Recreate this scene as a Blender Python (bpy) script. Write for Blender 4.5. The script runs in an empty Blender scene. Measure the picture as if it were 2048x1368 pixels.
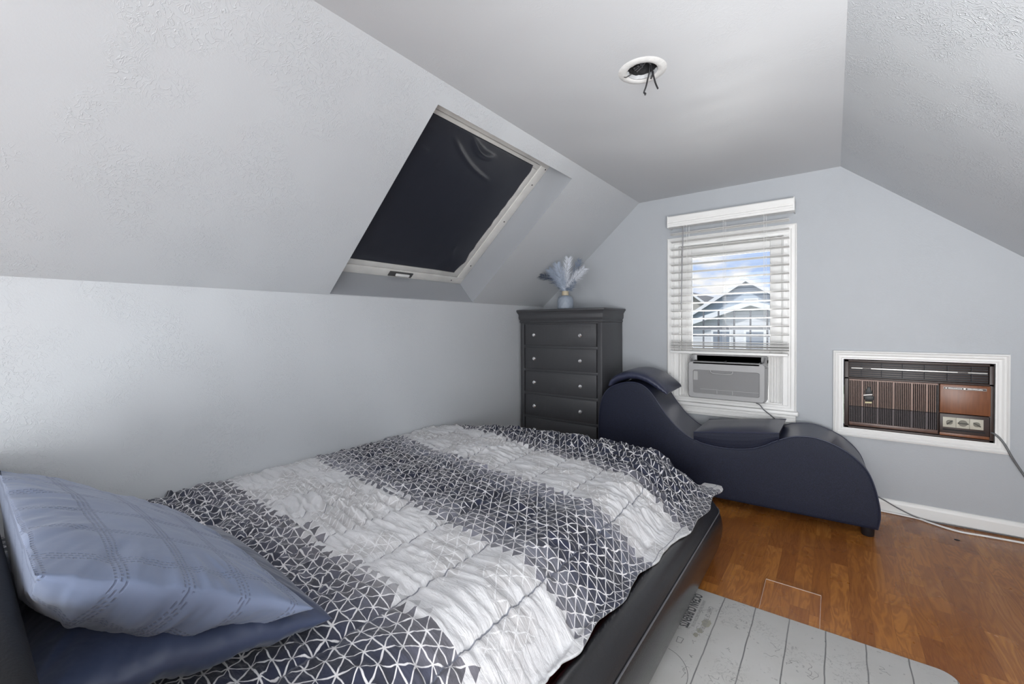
import bpy, bmesh, math, random
import numpy as np
from mathutils import Vector, Matrix

C = bpy.context.scene.collection
sc = bpy.context.scene
R = math.radians

# ------------------------------------------------------------------ camera
cam_d = bpy.data.cameras.new('camera'); cam = bpy.data.objects.new('camera', cam_d); C.objects.link(cam)
cam_d.sensor_width = 36; cam_d.lens = 853 / 2048 * 36; cam_d.clip_start = .02; cam_d.clip_end = 300
cam_d.shift_y = -20.4 / 2048
yaw, pit, rol = R(37.02), R(-.83), R(-.36)
F = Vector((-math.sin(yaw) * math.cos(pit), math.cos(yaw) * math.cos(pit), math.sin(pit)))
Rt = Vector((math.cos(yaw), math.sin(yaw), 0)); Up = Rt.cross(F)
R2 = Rt * math.cos(rol) + Up * math.sin(rol); U2 = -Rt * math.sin(rol) + Up * math.cos(rol)
M = Matrix.Identity(4)
for i in range(3):
    M[i][0] = R2[i]; M[i][1] = U2[i]; M[i][2] = -F[i]
M[0][3], M[1][3], M[2][3] = 0, 0, 1.15
cam.matrix_world = M
sc.camera = cam

# ------------------------------------------------------------------ look, world, lights
sc.view_settings.view_transform = 'Standard'
try: sc.view_settings.look = 'None'
except Exception: pass
sc.view_settings.gamma = 1; sc.view_settings.exposure = -0.02
sc.view_settings.use_curve_mapping = False

world = bpy.data.worlds.new('World'); sc.world = world; world.use_nodes = True
wn = world.node_tree.nodes; wl = world.node_tree.links; wn.clear()
wo = wn.new('ShaderNodeOutputWorld'); wb = wn.new('ShaderNodeBackground'); wb.inputs[1].default_value = 1.0
wt = wn.new('ShaderNodeTexCoord'); wm = wn.new('ShaderNodeMapping'); wm.inputs['Scale'].default_value = (5, 5, 12)
wz = wn.new('ShaderNodeTexNoise'); wz.inputs['Scale'].default_value = 1.6; wz.inputs['Detail'].default_value = 7
wr = wn.new('ShaderNodeValToRGB')
wr.color_ramp.elements[0].position = .46; wr.color_ramp.elements[0].color = (.50, .66, .98, 1)
wr.color_ramp.elements[1].position = .60; wr.color_ramp.elements[1].color = (1, 1, 1, 1)
wl.new(wt.outputs['Generated'], wm.inputs[0]); wl.new(wm.outputs[0], wz.inputs['Vector'])
wl.new(wz.outputs['Fac'], wr.inputs[0]); wl.new(wr.outputs[0], wb.inputs[0]); wl.new(wb.outputs[0], wo.inputs[0])

def area(name, loc, target, sx, sy, power, col=(1, 1, 1), spread=math.pi):
    l = bpy.data.lights.new(name, 'AREA'); l.shape = 'RECTANGLE'; l.size = sx; l.size_y = sy
    l.energy = power; l.color = col; l.spread = spread
    o = bpy.data.objects.new(name, l); C.objects.link(o); o.location = loc
    o.rotation_euler = (Vector(target) - Vector(loc)).to_track_quat('-Z', 'Y').to_euler()
    return o
# added fill lamps behind the camera, unseen; the last brightens the right-hand slope
area('right_fill', (.78, -.95, .62), (-1.7, 2.0, 1.35), .9, .9, 58, (.98, .99, 1))
area('rear_fill', (-.5, -1.35, 1.3), (-1.0, 2.4, 1.05), 2.2, 1.5, 37, (.97, .985, 1))
area('bounce_fill', (.32, -.22, 1.0), (.55, 1.05, 1.75), .9, .9, 34, (.98, .99, 1), R(110))
# added unseen lamp below the window outside, throwing light up through the blind
area('below_window_fill', (-.7, 4.4, .25), (-.55, 2.4, 1.75), 1.6, .7, 120, (1, .99, .97))
sun = bpy.data.lights.new('sun', 'SUN'); sun.energy = 2.2; sun.angle = R(3)
so = bpy.data.objects.new('sun', sun); C.objects.link(so); so.rotation_euler = (R(38), R(-20), R(20))

# ------------------------------------------------------------------ helpers: tagging
def obj(name, mesh, m=None, parent=None):
    o = bpy.data.objects.new(name, mesh); C.objects.link(o)
    if m is not None:
        for mm in (m if isinstance(m, (list, tuple)) else [m]): mesh.materials.append(mm)
    if parent is not None: o.parent = parent
    return o
def tag(o, label=None, cat=None, group=None, kind=None):
    if label: o['label'] = label
    if cat: o['category'] = cat
    if group: o['group'] = group
    if kind: o['kind'] = kind
    return o
def empty(name, loc=(0, 0, 0), rz=0):
    o = bpy.data.objects.new(name, None); C.objects.link(o); o.location = loc; o.rotation_euler = (0, 0, rz)
    o.empty_display_size = .05
    return o
def copy_tree(o, parent=None):
    c = o.copy(); C.objects.link(c); c.parent = parent
    for ch in [x for x in bpy.data.objects if x.parent is o]: copy_tree(ch, c)
    return c

# ------------------------------------------------------------------ helpers: mesh
class MB:
    def __init__(s): s.v = []; s.f = []
    def add(s, vs, fs):
        k = len(s.v); s.v += [tuple(x) for x in vs]; s.f += [tuple(i + k for i in f) for f in fs]; return s
    def quad(s, a, b, c, d): return s.add([a, b, c, d], [(0, 1, 2, 3)])
    def box(s, x0, x1, y0, y1, z0, z1):
        return s.add([(x0, y0, z0), (x1, y0, z0), (x1, y1, z0), (x0, y1, z0), (x0, y0, z1), (x1, y0, z1), (x1, y1, z1), (x0, y1, z1)],
                     [(0, 3, 2, 1), (4, 5, 6, 7), (0, 1, 5, 4), (1, 2, 6, 5), (2, 3, 7, 6), (3, 0, 4, 7)])
    def prism(s, poly, fn0, fn1):
        n = len(poly)
        a = [fn0(*p) for p in poly]; b = [fn1(*p) for p in poly]
        return s.add(a + b, [tuple(range(n))[::-1], tuple(range(n, 2 * n))] + [(i, (i + 1) % n, n + (i + 1) % n, n + i) for i in range(n)])
    def tube(s, pts, r, n=8, cap=True):
        pts = [Vector(p) for p in pts]; rs = r if isinstance(r, (list, tuple)) else [r] * len(pts)
        rings = []; prev = None
        for i, p in enumerate(pts):
            t = (pts[min(i + 1, len(pts) - 1)] - pts[max(i - 1, 0)]).normalized()
            if prev is None: prev = t.orthogonal().normalized()
            u = (prev - t * prev.dot(t))
            u = u.normalized() if u.length > 1e-6 else t.orthogonal().normalized()
            prev = u; w = t.cross(u)
            rings.append([p + (u * math.cos(2 * math.pi * k / n) + w * math.sin(2 * math.pi * k / n)) * rs[i] for k in range(n)])
        vs = [v for ring in rings for v in ring]; fs = []
        for i in range(len(pts) - 1):
            for k in range(n):
                fs.append((i * n + k, i * n + (k + 1) % n, (i + 1) * n + (k + 1) % n, (i + 1) * n + k))
        if cap: fs += [tuple(range(n))[::-1], tuple(range((len(pts) - 1) * n, len(pts) * n))]
        return s.add(vs, fs)
    def lathe(s, prof, cx=0, cy=0, n=32, axis='z', cap=True):
        vs = []; fs = []
        for (r, h) in prof:
            for k in range(n):
                a = 2 * math.pi * k / n; c, d = r * math.cos(a), r * math.sin(a)
                vs.append({'z': (cx + c, cy + d, h), 'y': (cx + c, h, cy + d)}[axis])
        for i in range(len(prof) - 1):
            for k in range(n): fs.append((i * n + k, i * n + (k + 1) % n, (i + 1) * n + (k + 1) % n, (i + 1) * n + k))
        if cap: fs += [tuple(range(n))[::-1], tuple(range((len(prof) - 1) * n, len(prof) * n))]
        return s.add(vs, fs)
    def frame(s, x0, x1, z0, z1, prof, y):
        # mitred picture frame on a plane y=const, prof=[(inset, protrusion)], opening to -y
        rings = []
        for (i, pr) in prof: rings.append([(x0 + i, y - pr, z0 + i), (x1 - i, y - pr, z0 + i), (x1 - i, y - pr, z1 - i), (x0 + i, y - pr, z1 - i)])
        vs = [p for r in rings for p in r]; fs = []
        for i in range(len(prof) - 1):
            for k in range(4): fs.append((i * 4 + k, i * 4 + (k + 1) % 4, (i + 1) * 4 + (k + 1) % 4, (i + 1) * 4 + k))
        return s.add(vs, fs)
    def mesh(s, name, smooth=False, bevel=0, seg=2, angle=40, fix=True):
        me = bpy.data.meshes.new(name); me.from_pydata([tuple(v) for v in s.v], [], s.f)
        bm = bmesh.new(); bm.from_mesh(me)
        if fix: bmesh.ops.recalc_face_normals(bm, faces=bm.faces)
        if bevel:
            es = [e for e in bm.edges if len(e.link_faces) == 2 and e.calc_face_angle(0) > R(angle)]
            bmesh.ops.bevel(bm, geom=es, offset=bevel, segments=seg, profile=.5, affect='EDGES', clamp_overlap=True)
        bm.to_mesh(me); bm.free()
        if smooth or bevel:
            for p in me.polygons: p.use_smooth = True
            try: me.set_sharp_from_angle(angle=R(50))
            except Exception: pass
        return me
    def build(s, name, m=None, parent=None, **k): return obj(name, s.mesh(name, **k), m, parent)

def grid_mesh(name, P, uv=None, wrap=False, close=None):
    # P: (n, m, 3) numpy array
    n, m = P.shape[:2]; me = bpy.data.meshes.new(name)
    idx = np.arange(n * m).reshape(n, m)
    f = np.stack([idx[:-1, :-1], idx[1:, :-1], idx[1:, 1:], idx[:-1, 1:]], -1).reshape(-1, 4)
    me.from_pydata(P.reshape(-1, 3).tolist(), [], f.tolist())
    for p in me.polygons: p.use_smooth = True
    if uv is not None:
        l = me.uv_layers.new(name='UVMap'); flat = uv.reshape(-1, 2)
        li = np.empty(len(me.loops), dtype=np.int32); me.loops.foreach_get('vertex_index', li)
        l.data.foreach_set('uv', flat[li].astype(np.float32).ravel())
    return me

def crom(pts, k=6, closed=False):
    out = []; n = len(pts)
    rng = range(n if closed else n - 1)
    for i in rng:
        g = (lambda j: pts[j % n]) if closed else (lambda j: pts[min(max(j, 0), n - 1)])
        p0, p1, p2, p3 = [np.array(g(i + d), float) for d in (-1, 0, 1, 2)]
        for t in np.linspace(0, 1, k, endpoint=False):
            out.append(tuple(.5 * ((2 * p1) + (-p0 + p2) * t + (2 * p0 - 5 * p1 + 4 * p2 - p3) * t * t + (-p0 + 3 * p1 - 3 * p2 + p3) * t ** 3)))
    if not closed: out.append(tuple(pts[-1]))
    return out

_rs = np.random.RandomState(7); _T = _rs.rand(256, 256)
def vnoise(x, y, seed=0):
    x = x + seed * 17.31; y = y + seed * 9.77
    xi = np.floor(x).astype(int); yi = np.floor(y).astype(int); fx = x - xi; fy = y - yi
    fx = fx * fx * (3 - 2 * fx); fy = fy * fy * (3 - 2 * fy)
    g = lambda a, b: _T[a % 256, b % 256]
    return (g(xi, yi) * (1 - fx) + g(xi + 1, yi) * fx) * (1 - fy) + (g(xi, yi + 1) * (1 - fx) + g(xi + 1, yi + 1) * fx) * fy
def fbm(x, y, seed=0, o=3):
    s = 0; a = 1; t = 0
    for i in range(o): s = s + a * vnoise(x * 2 ** i, y * 2 ** i, seed + i); t += a; a *= .5
    return s / t
def sstep(a, b, x): t = np.clip((x - a) / (b - a), 0, 1); return t * t * (3 - 2 * t)

# ------------------------------------------------------------------ helpers: materials
def mat(name, col, rough=.5, metal=0, spec=.5, bump=None, var=None, coat=0, sheen=0):
    m = bpy.data.materials.new(name); m.use_nodes = True; nt = m.node_tree; b = nt.nodes['Principled BSDF']
    b.inputs['Base Color'].default_value = (*col, 1); b.inputs['Roughness'].default_value = rough
    b.inputs['Metallic'].default_value = metal; b.inputs['Specular IOR Level'].default_value = spec
    if coat: b.inputs['Coat Weight'].default_value = coat
    if sheen: b.inputs['Sheen Weight'].default_value = sheen
    tc = nt.nodes.new('ShaderNodeTexCoord')
    if bump:
        sc_, st, dist = bump[:3]; n = nt.nodes.new('ShaderNodeTexNoise'); n.inputs['Scale'].default_value = sc_
        n.inputs['Detail'].default_value = 4
        bp = nt.nodes.new('ShaderNodeBump'); bp.inputs['Strength'].default_value = st; bp.inputs['Distance'].default_value = dist
        mp = nt.nodes.new('ShaderNodeMapping')
        if len(bump) > 3: mp.inputs['Scale'].default_value = bump[3]
        nt.links.new(tc.outputs['Object'], mp.inputs[0]); nt.links.new(mp.outputs[0], n.inputs['Vector'])
        nt.links.new(n.outputs['Fac'], bp.inputs['Height']); nt.links.new(bp.outputs[0], b.inputs['Normal'])
    if var:
        sc_, amt = var[:2]; n = nt.nodes.new('ShaderNodeTexNoise'); n.inputs['Scale'].default_value = sc_; n.inputs['Detail'].default_value = 5
        mp = nt.nodes.new('ShaderNodeMapping')
        if len(var) > 2: mp.inputs['Scale'].default_value = var[2]
        nt.links.new(tc.outputs['Object'], mp.inputs[0]); nt.links.new(mp.outputs[0], n.inputs['Vector'])
        rp = nt.nodes.new('ShaderNodeValToRGB')
        rp.color_ramp.elements[0].position = .3; rp.color_ramp.elements[1].position = .7
        rp.color_ramp.elements[0].color = (*[max(0, c * (1 - amt)) for c in col], 1); rp.color_ramp.elements[1].color = (*[min(1, c * (1 + amt)) for c in col], 1)
        nt.links.new(n.outputs['Fac'], rp.inputs[0]); nt.links.new(rp.outputs[0], b.inputs['Base Color'])
    return m

class NB:
    """small node builder"""
    def __init__(s, m): s.nt = m.node_tree; s.N = s.nt.nodes; s.L = s.nt.links
    def _in(s, sock, v):
        if hasattr(v, 'is_output') or isinstance(v, bpy.types.NodeSocket): s.L.new(v, sock)
        else: sock.default_value = v
    def math(s, op, a, b=None, c=None):
        n = s.N.new('ShaderNodeMath'); n.operation = op; s._in(n.inputs[0], a)
        if b is not None: s._in(n.inputs[1], b)
        if c is not None: s._in(n.inputs[2], c)
        return n.outputs[0]
    def white(s, x, y, z=0.0):
        c = s.N.new('ShaderNodeCombineXYZ'); s._in(c.inputs[0], x); s._in(c.inputs[1], y); s._in(c.inputs[2], z)
        n = s.N.new('ShaderNodeTexWhiteNoise'); n.noise_dimensions = '3D'; s.L.new(c.outputs[0], n.inputs[0]); return n.outputs[0]
    def comb(s, x, y, z=0.0):
        c = s.N.new('ShaderNodeCombineXYZ'); s._in(c.inputs[0], x); s._in(c.inputs[1], y); s._in(c.inputs[2], z); return c.outputs[0]
    def noise(s, vec, scale, detail=3, dist=0, rough=.5):
        n = s.N.new('ShaderNodeTexNoise'); n.inputs['Scale'].default_value = scale; n.inputs['Detail'].default_value = detail
        n.inputs['Distortion'].default_value = dist; n.inputs['Roughness'].default_value = rough
        s.L.new(vec, n.inputs['Vector']); return n.outputs['Fac']
    def ramp(s, fac, els, interp='LINEAR'):
        n = s.N.new('ShaderNodeValToRGB'); cr = n.color_ramp; cr.interpolation = interp
        while len(cr.elements) < len(els): cr.elements.new(.5)
        for e, (p, c) in zip(cr.elements, els): e.position = p; e.color = (*c, 1)
        s._in(n.inputs[0], fac); return n.outputs[0]
    def mix(s, f, a, b, mode='MIX'):
        n = s.N.new('ShaderNodeMix'); n.data_type = 'RGBA'; n.blend_type = mode; s._in(n.inputs[0], f)
        for k, v in ((6, a), (7, b)):
            if isinstance(v, tuple): n.inputs[k].default_value = (*v, 1)
            else: s.L.new(v, n.inputs[k])
        return n.outputs[2]
    def smooth(s, v, a, b):
        n = s.N.new('ShaderNodeMapRange'); n.interpolation_type = 'SMOOTHSTEP'; s._in(n.inputs[0], v)
        n.inputs[1].default_value = a; n.inputs[2].default_value = b; return n.outputs[0]
    def bump(s, h, st, dist, prev=None):
        n = s.N.new('ShaderNodeBump'); n.inputs['Strength'].default_value = st; n.inputs['Distance'].default_value = dist
        s._in(n.inputs['Height'], h)
        if prev is not None: s.L.new(prev, n.inputs['Normal'])
        return n.outputs[0]
def newmat(name):
    m = bpy.data.materials.new(name); m.use_nodes = True; nb = NB(m); b = nb.N['Principled BSDF']; return m, nb, b

# textured plaster (hand trowelled swirls)
def plaster(name, col, strength, rough=.42, spec=.4, fine=.25):
    m, nb, b = newmat(name)
    tc = nb.N.new('ShaderNodeTexCoord'); o = tc.outputs['Object']
    n1 = nb.noise(o, 26, 2, 2.5); r = nb.math('ABSOLUTE', nb.math('SUBTRACT', n1, .5))
    ridge = nb.smooth(r, .0, .05)
    msk = nb.smooth(nb.noise(o, 4.5, 2), .42, .62)
    h = nb.math('MULTIPLY', nb.math('SUBTRACT', 1.0, ridge), msk)
    n2 = nb.noise(o, 160, 3)
    h2 = nb.math('ADD', nb.math('MULTIPLY', h, strength), nb.math('MULTIPLY', n2, fine))
    und = nb.noise(o, 1.7, 2)
    bp = nb.bump(h2, .35, .004, nb.bump(und, .25, .06))
    nb.L.new(bp, b.inputs['Normal'])
    b.inputs['Base Color'].default_value = (*col, 1); b.inputs['Roughness'].default_value = rough; b.inputs['Specular IOR Level'].default_value = spec
    return m
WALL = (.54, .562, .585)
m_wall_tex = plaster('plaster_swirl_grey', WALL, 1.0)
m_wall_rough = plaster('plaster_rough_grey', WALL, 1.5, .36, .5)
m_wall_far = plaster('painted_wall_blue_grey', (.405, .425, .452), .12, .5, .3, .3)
m_ceil = plaster('ceiling_satin_grey', (.535, .548, .565), .15, .42, .4, .15)
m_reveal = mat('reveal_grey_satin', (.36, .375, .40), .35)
m_white = mat('trim_white', (.76, .76, .75), .38, bump=(60, .1, .002))
m_whitep = mat('white_plastic', (.80, .80, .79), .35)
m_oldwhite = mat('aged_white_wood', (.66, .655, .63), .45, var=(9, .08, (1, 1, 1)), bump=(40, .15, .002))
m_ceil_ring = mat('patch_plaster_white', (.62, .62, .61), .55, bump=(50, .6, .004), var=(20, .08))
m_dark = mat('recess_black', (.015, .015, .017), .8, bump=(60, .8, .01))
m_glass = bpy.data.materials.new('window_glass'); m_glass.use_nodes = True
_nt = m_glass.node_tree; _b = _nt.nodes['Principled BSDF']
_tr = _nt.nodes.new('ShaderNodeBsdfTransparent'); _gl = _nt.nodes.new('ShaderNodeBsdfGlossy'); _gl.inputs['Roughness'].default_value = .02
_mx = _nt.nodes.new('ShaderNodeMixShader'); _fr = _nt.nodes.new('ShaderNodeFresnel'); _fr.inputs[0].default_value = 1.45
_nt.links.new(_fr.outputs[0], _mx.inputs[0]); _nt.links.new(_tr.outputs[0], _mx.inputs[1]); _nt.links.new(_gl.outputs[0], _mx.inputs[2])
_nt.links.new(_mx.outputs[0], _nt.nodes['Material Output'].inputs[0]); _nt.nodes.remove(_b)
m_blackleather = mat('black_leather', (.014, .014, .016), .27, spec=.9, bump=(220, .25, .002))
m_navyleather = mat('navy_leatherette', (.029, .034, .066), .34, spec=.5, bump=(260, .2, .002))
m_navycloth = mat('navy_brushed_cloth', (.007, .010, .026), .62, spec=.35, bump=(400, .4, .003), var=(260, .5))
m_chest = mat('charcoal_wood', (.052, .053, .058), .36, spec=.5, bump=(40, .12, .002, (.3, 4, 4)))
m_chrome = mat('chrome', (.85, .85, .87), .12, 1)
m_blackfoot = mat('black_plastic_foot', (.01, .01, .013), .4)

# ------------------------------------------------------------------ room constants
D = 3.438; XK = -2.215; ZK = 1.326; XC = -1.275; ZC = 2.149; XR = .031; XW = .973; ZKR = 1.35; YB = -1.5
SL = math.hypot(XK - XC, ZK - ZC); ex, ez = (XK - XC) / SL, (ZK - ZC) / SL   # down the left slope
nx, nz = ez, -ex                                                            # outward normal of left slope
def slope(s, y, off=0): return (XC + ex * s + nx * off, y, ZC + ez * s + nz * off)

# floor -------------------------------------------------------------
m_floor, nb, b = newmat('cherry_laminate')
tc = nb.N.new('ShaderNodeTexCoord'); sp = nb.N.new('ShaderNodeSeparateXYZ'); nb.L.new(tc.outputs['Object'], sp.inputs[0])
W_, L_ = .0655, .40
cx = nb.math('DIVIDE', nb.math('ADD', sp.outputs[0], .007), W_); col = nb.math('FLOOR', cx)
off = nb.white(col, 3.0); yy = nb.math('ADD', nb.math('DIVIDE', sp.outputs[1], L_), nb.math('MULTIPLY', off, 7.3)); row = nb.math('FLOOR', yy)
rnd = nb.white(col, row); rnd2 = nb.white(col, row, 5.0)
gv = nb.comb(nb.math('ADD', nb.math('MULTIPLY', sp.outputs[0], 9.0), nb.math('MULTIPLY', rnd, 40.0)), nb.math('ADD', nb.math('MULTIPLY', sp.outputs[1], 1.3), nb.math('MULTIPLY', rnd2, 30.0)), 0.0)
g1 = nb.noise(gv, 1.6, 3, .6)
rings = nb.math('FRACT', nb.math('MULTIPLY', g1, 9.0))
rg = nb.smooth(nb.math('ABSOLUTE', nb.math('SUBTRACT', rings, .5)), .0, .5)
fine = nb.noise(nb.comb(nb.math('MULTIPLY', sp.outputs[0], 90.0), nb.math('MULTIPLY', sp.outputs[1], 5.0), rnd), 4, 3)
basec = nb.ramp(rnd, [(0, (.25, .082, .018)), (.3, (.32, .115, .024)), (.6, (.40, .152, .031)), (.85, (.48, .195, .044)), (1, (.34, .128, .029))])
c1 = nb.mix(nb.math('MULTIPLY', rg, .55), basec, (.20, .058, .015))
c2 = nb.mix(nb.math('MULTIPLY', nb.smooth(fine, .35, .75), .22), c1, (.52, .21, .055))
seamx = nb.math('ABSOLUTE', nb.math('SUBTRACT', nb.math('FRACT', cx), .5)); seam = nb.math('GREATER_THAN', seamx, .49)
seamy = nb.math('ABSOLUTE', nb.math('SUBTRACT', nb.math('FRACT', yy), .5)); seam2 = nb.math('GREATER_THAN', seamy, .4975)
sm = nb.math('MULTIPLY', nb.math('MAXIMUM', seam, seam2), .35)
c3 = nb.mix(sm, c2, (.12, .035, .01))
nb.L.new(c3, b.inputs['Base Color'])
wear = nb.noise(tc.outputs['Object'], 3.0, 4); nb.L.new(nb.math('ADD', .17, nb.math('MULTIPLY', wear, .22)), b.inputs['Roughness'])
nb.L.new(nb.bump(nb.math('SUBTRACT', nb.math('MULTIPLY', fine, .2), sm), .15, .001), b.inputs['Normal'])
b.inputs['Specular IOR Level'].default_value = .5
fl = MB().box(XK - .12, XW + .12, YB - .12, D + .12, -.06, 0).build('floor', m_floor); tag(fl, kind='structure')
# a lifted board near the mat
pb = MB().add([(-.236, 1.93, .0), (-.038, 1.93, .0), (-.038, 2.186, .0), (-.236, 2.186, .0), (-.236, 1.93, .001), (-.038, 1.93, .001), (-.038, 2.186, .011), (-.236, 2.186, .011)],
              [(0, 3, 2, 1), (4, 5, 6, 7), (0, 1, 5, 4), (1, 2, 6, 5), (2, 3, 7, 6), (3, 0, 4, 7)])
pb.build('lifted_plank', m_floor, fl)
m_edge = mat('worn_edge_highlight', (.62, .50, .42), .4)  # worn edge, painted pale so the strips give the raised board its highlight
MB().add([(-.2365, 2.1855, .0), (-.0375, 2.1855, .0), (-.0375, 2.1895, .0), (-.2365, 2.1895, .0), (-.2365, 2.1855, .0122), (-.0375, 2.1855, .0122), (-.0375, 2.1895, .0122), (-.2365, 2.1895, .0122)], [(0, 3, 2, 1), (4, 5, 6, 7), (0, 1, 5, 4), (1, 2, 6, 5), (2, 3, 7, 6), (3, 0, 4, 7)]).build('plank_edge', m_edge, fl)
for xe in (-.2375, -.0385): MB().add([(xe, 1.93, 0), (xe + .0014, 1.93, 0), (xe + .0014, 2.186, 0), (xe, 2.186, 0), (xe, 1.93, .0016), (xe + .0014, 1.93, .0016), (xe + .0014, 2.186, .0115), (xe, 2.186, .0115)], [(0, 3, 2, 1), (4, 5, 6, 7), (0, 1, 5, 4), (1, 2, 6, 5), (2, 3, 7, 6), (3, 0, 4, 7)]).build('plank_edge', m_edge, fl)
MB().lathe([(.0, .0006), (.011, .0006), (.012, .0)], .526, 3.205, 16, cap=False).build('floor_hole', m_dark, fl)

# knee walls, back wall --------------------------------------------
T = .12
w = MB().box(XK - T, XK, YB, D, 0, ZK).build('wall_left', m_wall_tex); tag(w, kind='structure')
w = MB().box(XW, XW + T, YB, D, 0, ZKR).build('wall_right', m_wall_tex); tag(w, kind='structure')
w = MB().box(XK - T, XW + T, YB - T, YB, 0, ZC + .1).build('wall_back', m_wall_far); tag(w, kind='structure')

# far wall with two openings
WX0, WX1, WZ0, WZ1 = -1.0, -.24, .57, 1.79
AX0, AX1, AZ0, AZ1 = .050, .706, .485, .928
fw = MB()
XS = [XK - T, WX0, WX1, AX0, AX1, XW + T]; ZS = [0, AZ0, WZ0, AZ1, WZ1, ZC + .1]
for i in range(5):
    for j in range(5):
        x0, x1, z0, z1 = XS[i], XS[i + 1], ZS[j], ZS[j + 1]
        if i == 1 and WZ0 <= z0 and z1 <= WZ1: continue
        if i == 3 and AZ0 <= z0 and z1 <= AZ1: continue
        fw.quad((x0, D, z0), (x1, D, z0), (x1, D, z1), (x0, D, z1))
        fw.quad((x0, D + .16, z0), (x1, D + .16, z0), (x1, D + .16, z1), (x0, D + .16, z1))
for (x0, x1, z0, z1) in ((WX0, WX1, WZ0, WZ1), (AX0, AX1, AZ0, AZ1)):
    for a, c in (((x0, z0), (x1, z0)), ((x1, z0), (x1, z1)), ((x1, z1), (x0, z1)), ((x0, z1), (x0, z0))):
        fw.quad((a[0], D, a[1]), (c[0], D, c[1]), (c[0], D + .16, c[1]), (a[0], D + .16, a[1]))
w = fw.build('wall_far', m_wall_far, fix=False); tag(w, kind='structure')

# ceiling with round fixture hole
HX, HY, HR = -.605, 1.664, .055
cm = MB(); S_ = .12
sq = []
n = 32
for k in range(n):
    a = 2 * math.pi * k / n + math.pi / 4; cxx, cyy = math.cos(a), math.sin(a); q = max(abs(cxx), abs(cyy)); sq.append((HX + S_ * cxx / q, HY + S_ * cyy / q))
rc = random.Random(3)
ci = [(HX + HR * (1 + rc.uniform(-.07, .1)) * math.cos(2 * math.pi * k / n + math.pi / 4), HY + HR * (1 + rc.uniform(-.07, .1)) * math.sin(2 * math.pi * k / n + math.pi / 4)) for k in range(n)]
for k in range(n):
    j = (k + 1) % n
    cm.quad((*sq[k], ZC), (*sq[j], ZC), (*ci[j], ZC), (*ci[k], ZC))
    cm.quad((*ci[k], ZC), (*ci[j], ZC), (*ci[j], ZC + .015), (*ci[k], ZC + .015))
for (x0, x1, y0, y1) in ((XC, HX - S_, YB, D), (HX + S_, XR, YB, D), (HX - S_, HX + S_, YB, HY - S_), (HX - S_, HX + S_, HY + S_, D)):
    cm.quad((x0, y0, ZC), (x1, y0, ZC), (x1, y1, ZC), (x0, y1, ZC))
cm.box(XC - .05, HX - .1, YB - .1, D + .1, ZC + .1, ZC + .14); cm.box(HX + .1, XR + .05, YB - .1, D + .1, ZC + .1, ZC + .14); cm.box(HX - .1, HX + .1, YB - .1, D + .1, ZC + .1, ZC + .14)
ceil = cm.build('ceiling', m_ceil, fix=False); tag(ceil, kind='structure')

# left slope with skylight shaft
OY0, OY1, OS0, OS1, OD = 1.27, 2.43, .09, 1.242, .20
ls = MB()
for (s0, s1, y0, y1) in ((0, SL, YB, OY0), (0, SL, OY1, D), (0, OS0, OY0, OY1), (OS1, SL, OY0, OY1)):
    ls.quad(slope(s0, y0), slope(s1, y0), slope(s1, y1), slope(s0, y1))
for (s0, s1, y0, y1) in ((-.1, SL + .1, YB, OY0 - .01), (-.1, SL + .1, OY1 + .01, D), (-.1, OS0 - .01, OY0, OY1), (OS1 + .01, SL + .1, OY0, OY1)):
    ls.quad(slope(s0, y0, .16), slope(s1, y0, .16), slope(s1, y1, .16), slope(s0, y1, .16))
w = ls.build('wall_upper_left', m_wall_tex, fix=False); tag(w, kind='structure')
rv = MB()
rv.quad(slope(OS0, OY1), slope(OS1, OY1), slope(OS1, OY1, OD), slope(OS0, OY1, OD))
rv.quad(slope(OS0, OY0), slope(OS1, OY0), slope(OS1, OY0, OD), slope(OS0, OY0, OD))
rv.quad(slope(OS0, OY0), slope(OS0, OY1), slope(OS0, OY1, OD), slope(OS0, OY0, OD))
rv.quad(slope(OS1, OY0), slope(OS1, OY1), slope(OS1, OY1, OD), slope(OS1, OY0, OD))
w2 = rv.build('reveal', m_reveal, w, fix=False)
# right slope
rs_ = MB(); kx = XW; 
rs_.quad((XR, YB, ZC), (kx, YB, ZKR), (kx, D, ZKR), (XR, D, ZC)); rs_.quad((XR, YB, ZC + .12), (kx + .1, YB, ZKR + .1), (kx + .1, D, ZKR + .1), (XR, D, ZC + .12))
w = rs_.build('wall_upper_right', m_wall_rough, fix=False); tag(w, kind='structure')

# ceiling fixture ring, box and wires
cf = empty('ceiling_wire_box', (HX, HY, ZC)); tag(cf, 'open round junction box in ceiling with bare black wires hanging', 'electrical box')
g = MB(); prof = [(.058, -.002), (.063, -.006), (.078, -.006), (.088, -.002), (.092, .0)]
g.lathe(prof, 0, 0, 40, cap=False); g.build('plaster_ring', m_ceil_ring, cf, smooth=True)
g = MB().lathe([(.056, .016), (.056, .08), (.001, .082)], 0, 0, 24, cap=False); g.build('box', m_dark, cf, smooth=True)
g = MB()
for k in range(9):
    rc2 = random.Random(k + 11); a = rc2.uniform(0, 6.28); r0 = rc2.uniform(.0, .045)
    g.tube(crom([(r0 * math.cos(a), r0 * math.sin(a), .07), (r0 * .7 * math.cos(a + 1), r0 * .7 * math.sin(a + 1), .035), (r0 * math.cos(a + 2), r0 * math.sin(a + 2), .012)], 5), .003, 6)
g.build('wire_bundle', mat('dusty_black_wire', (.05, .05, .055), .7), cf, smooth=True)
m_wire = mat('black_wire', (.012, .012, .014), .45)
def pcf(u): return Vector(u) 
MB().tube(crom([(.03, .0, .03), (.028, .005, -.004), (.018, .01, -.035), (.012, .008, -.062), (.004, .008, -.082), (.010, .008, -.088), (.007, .008, -.094)], 5), .0032, 8).build('wire', m_wire, cf, smooth=True)
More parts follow.
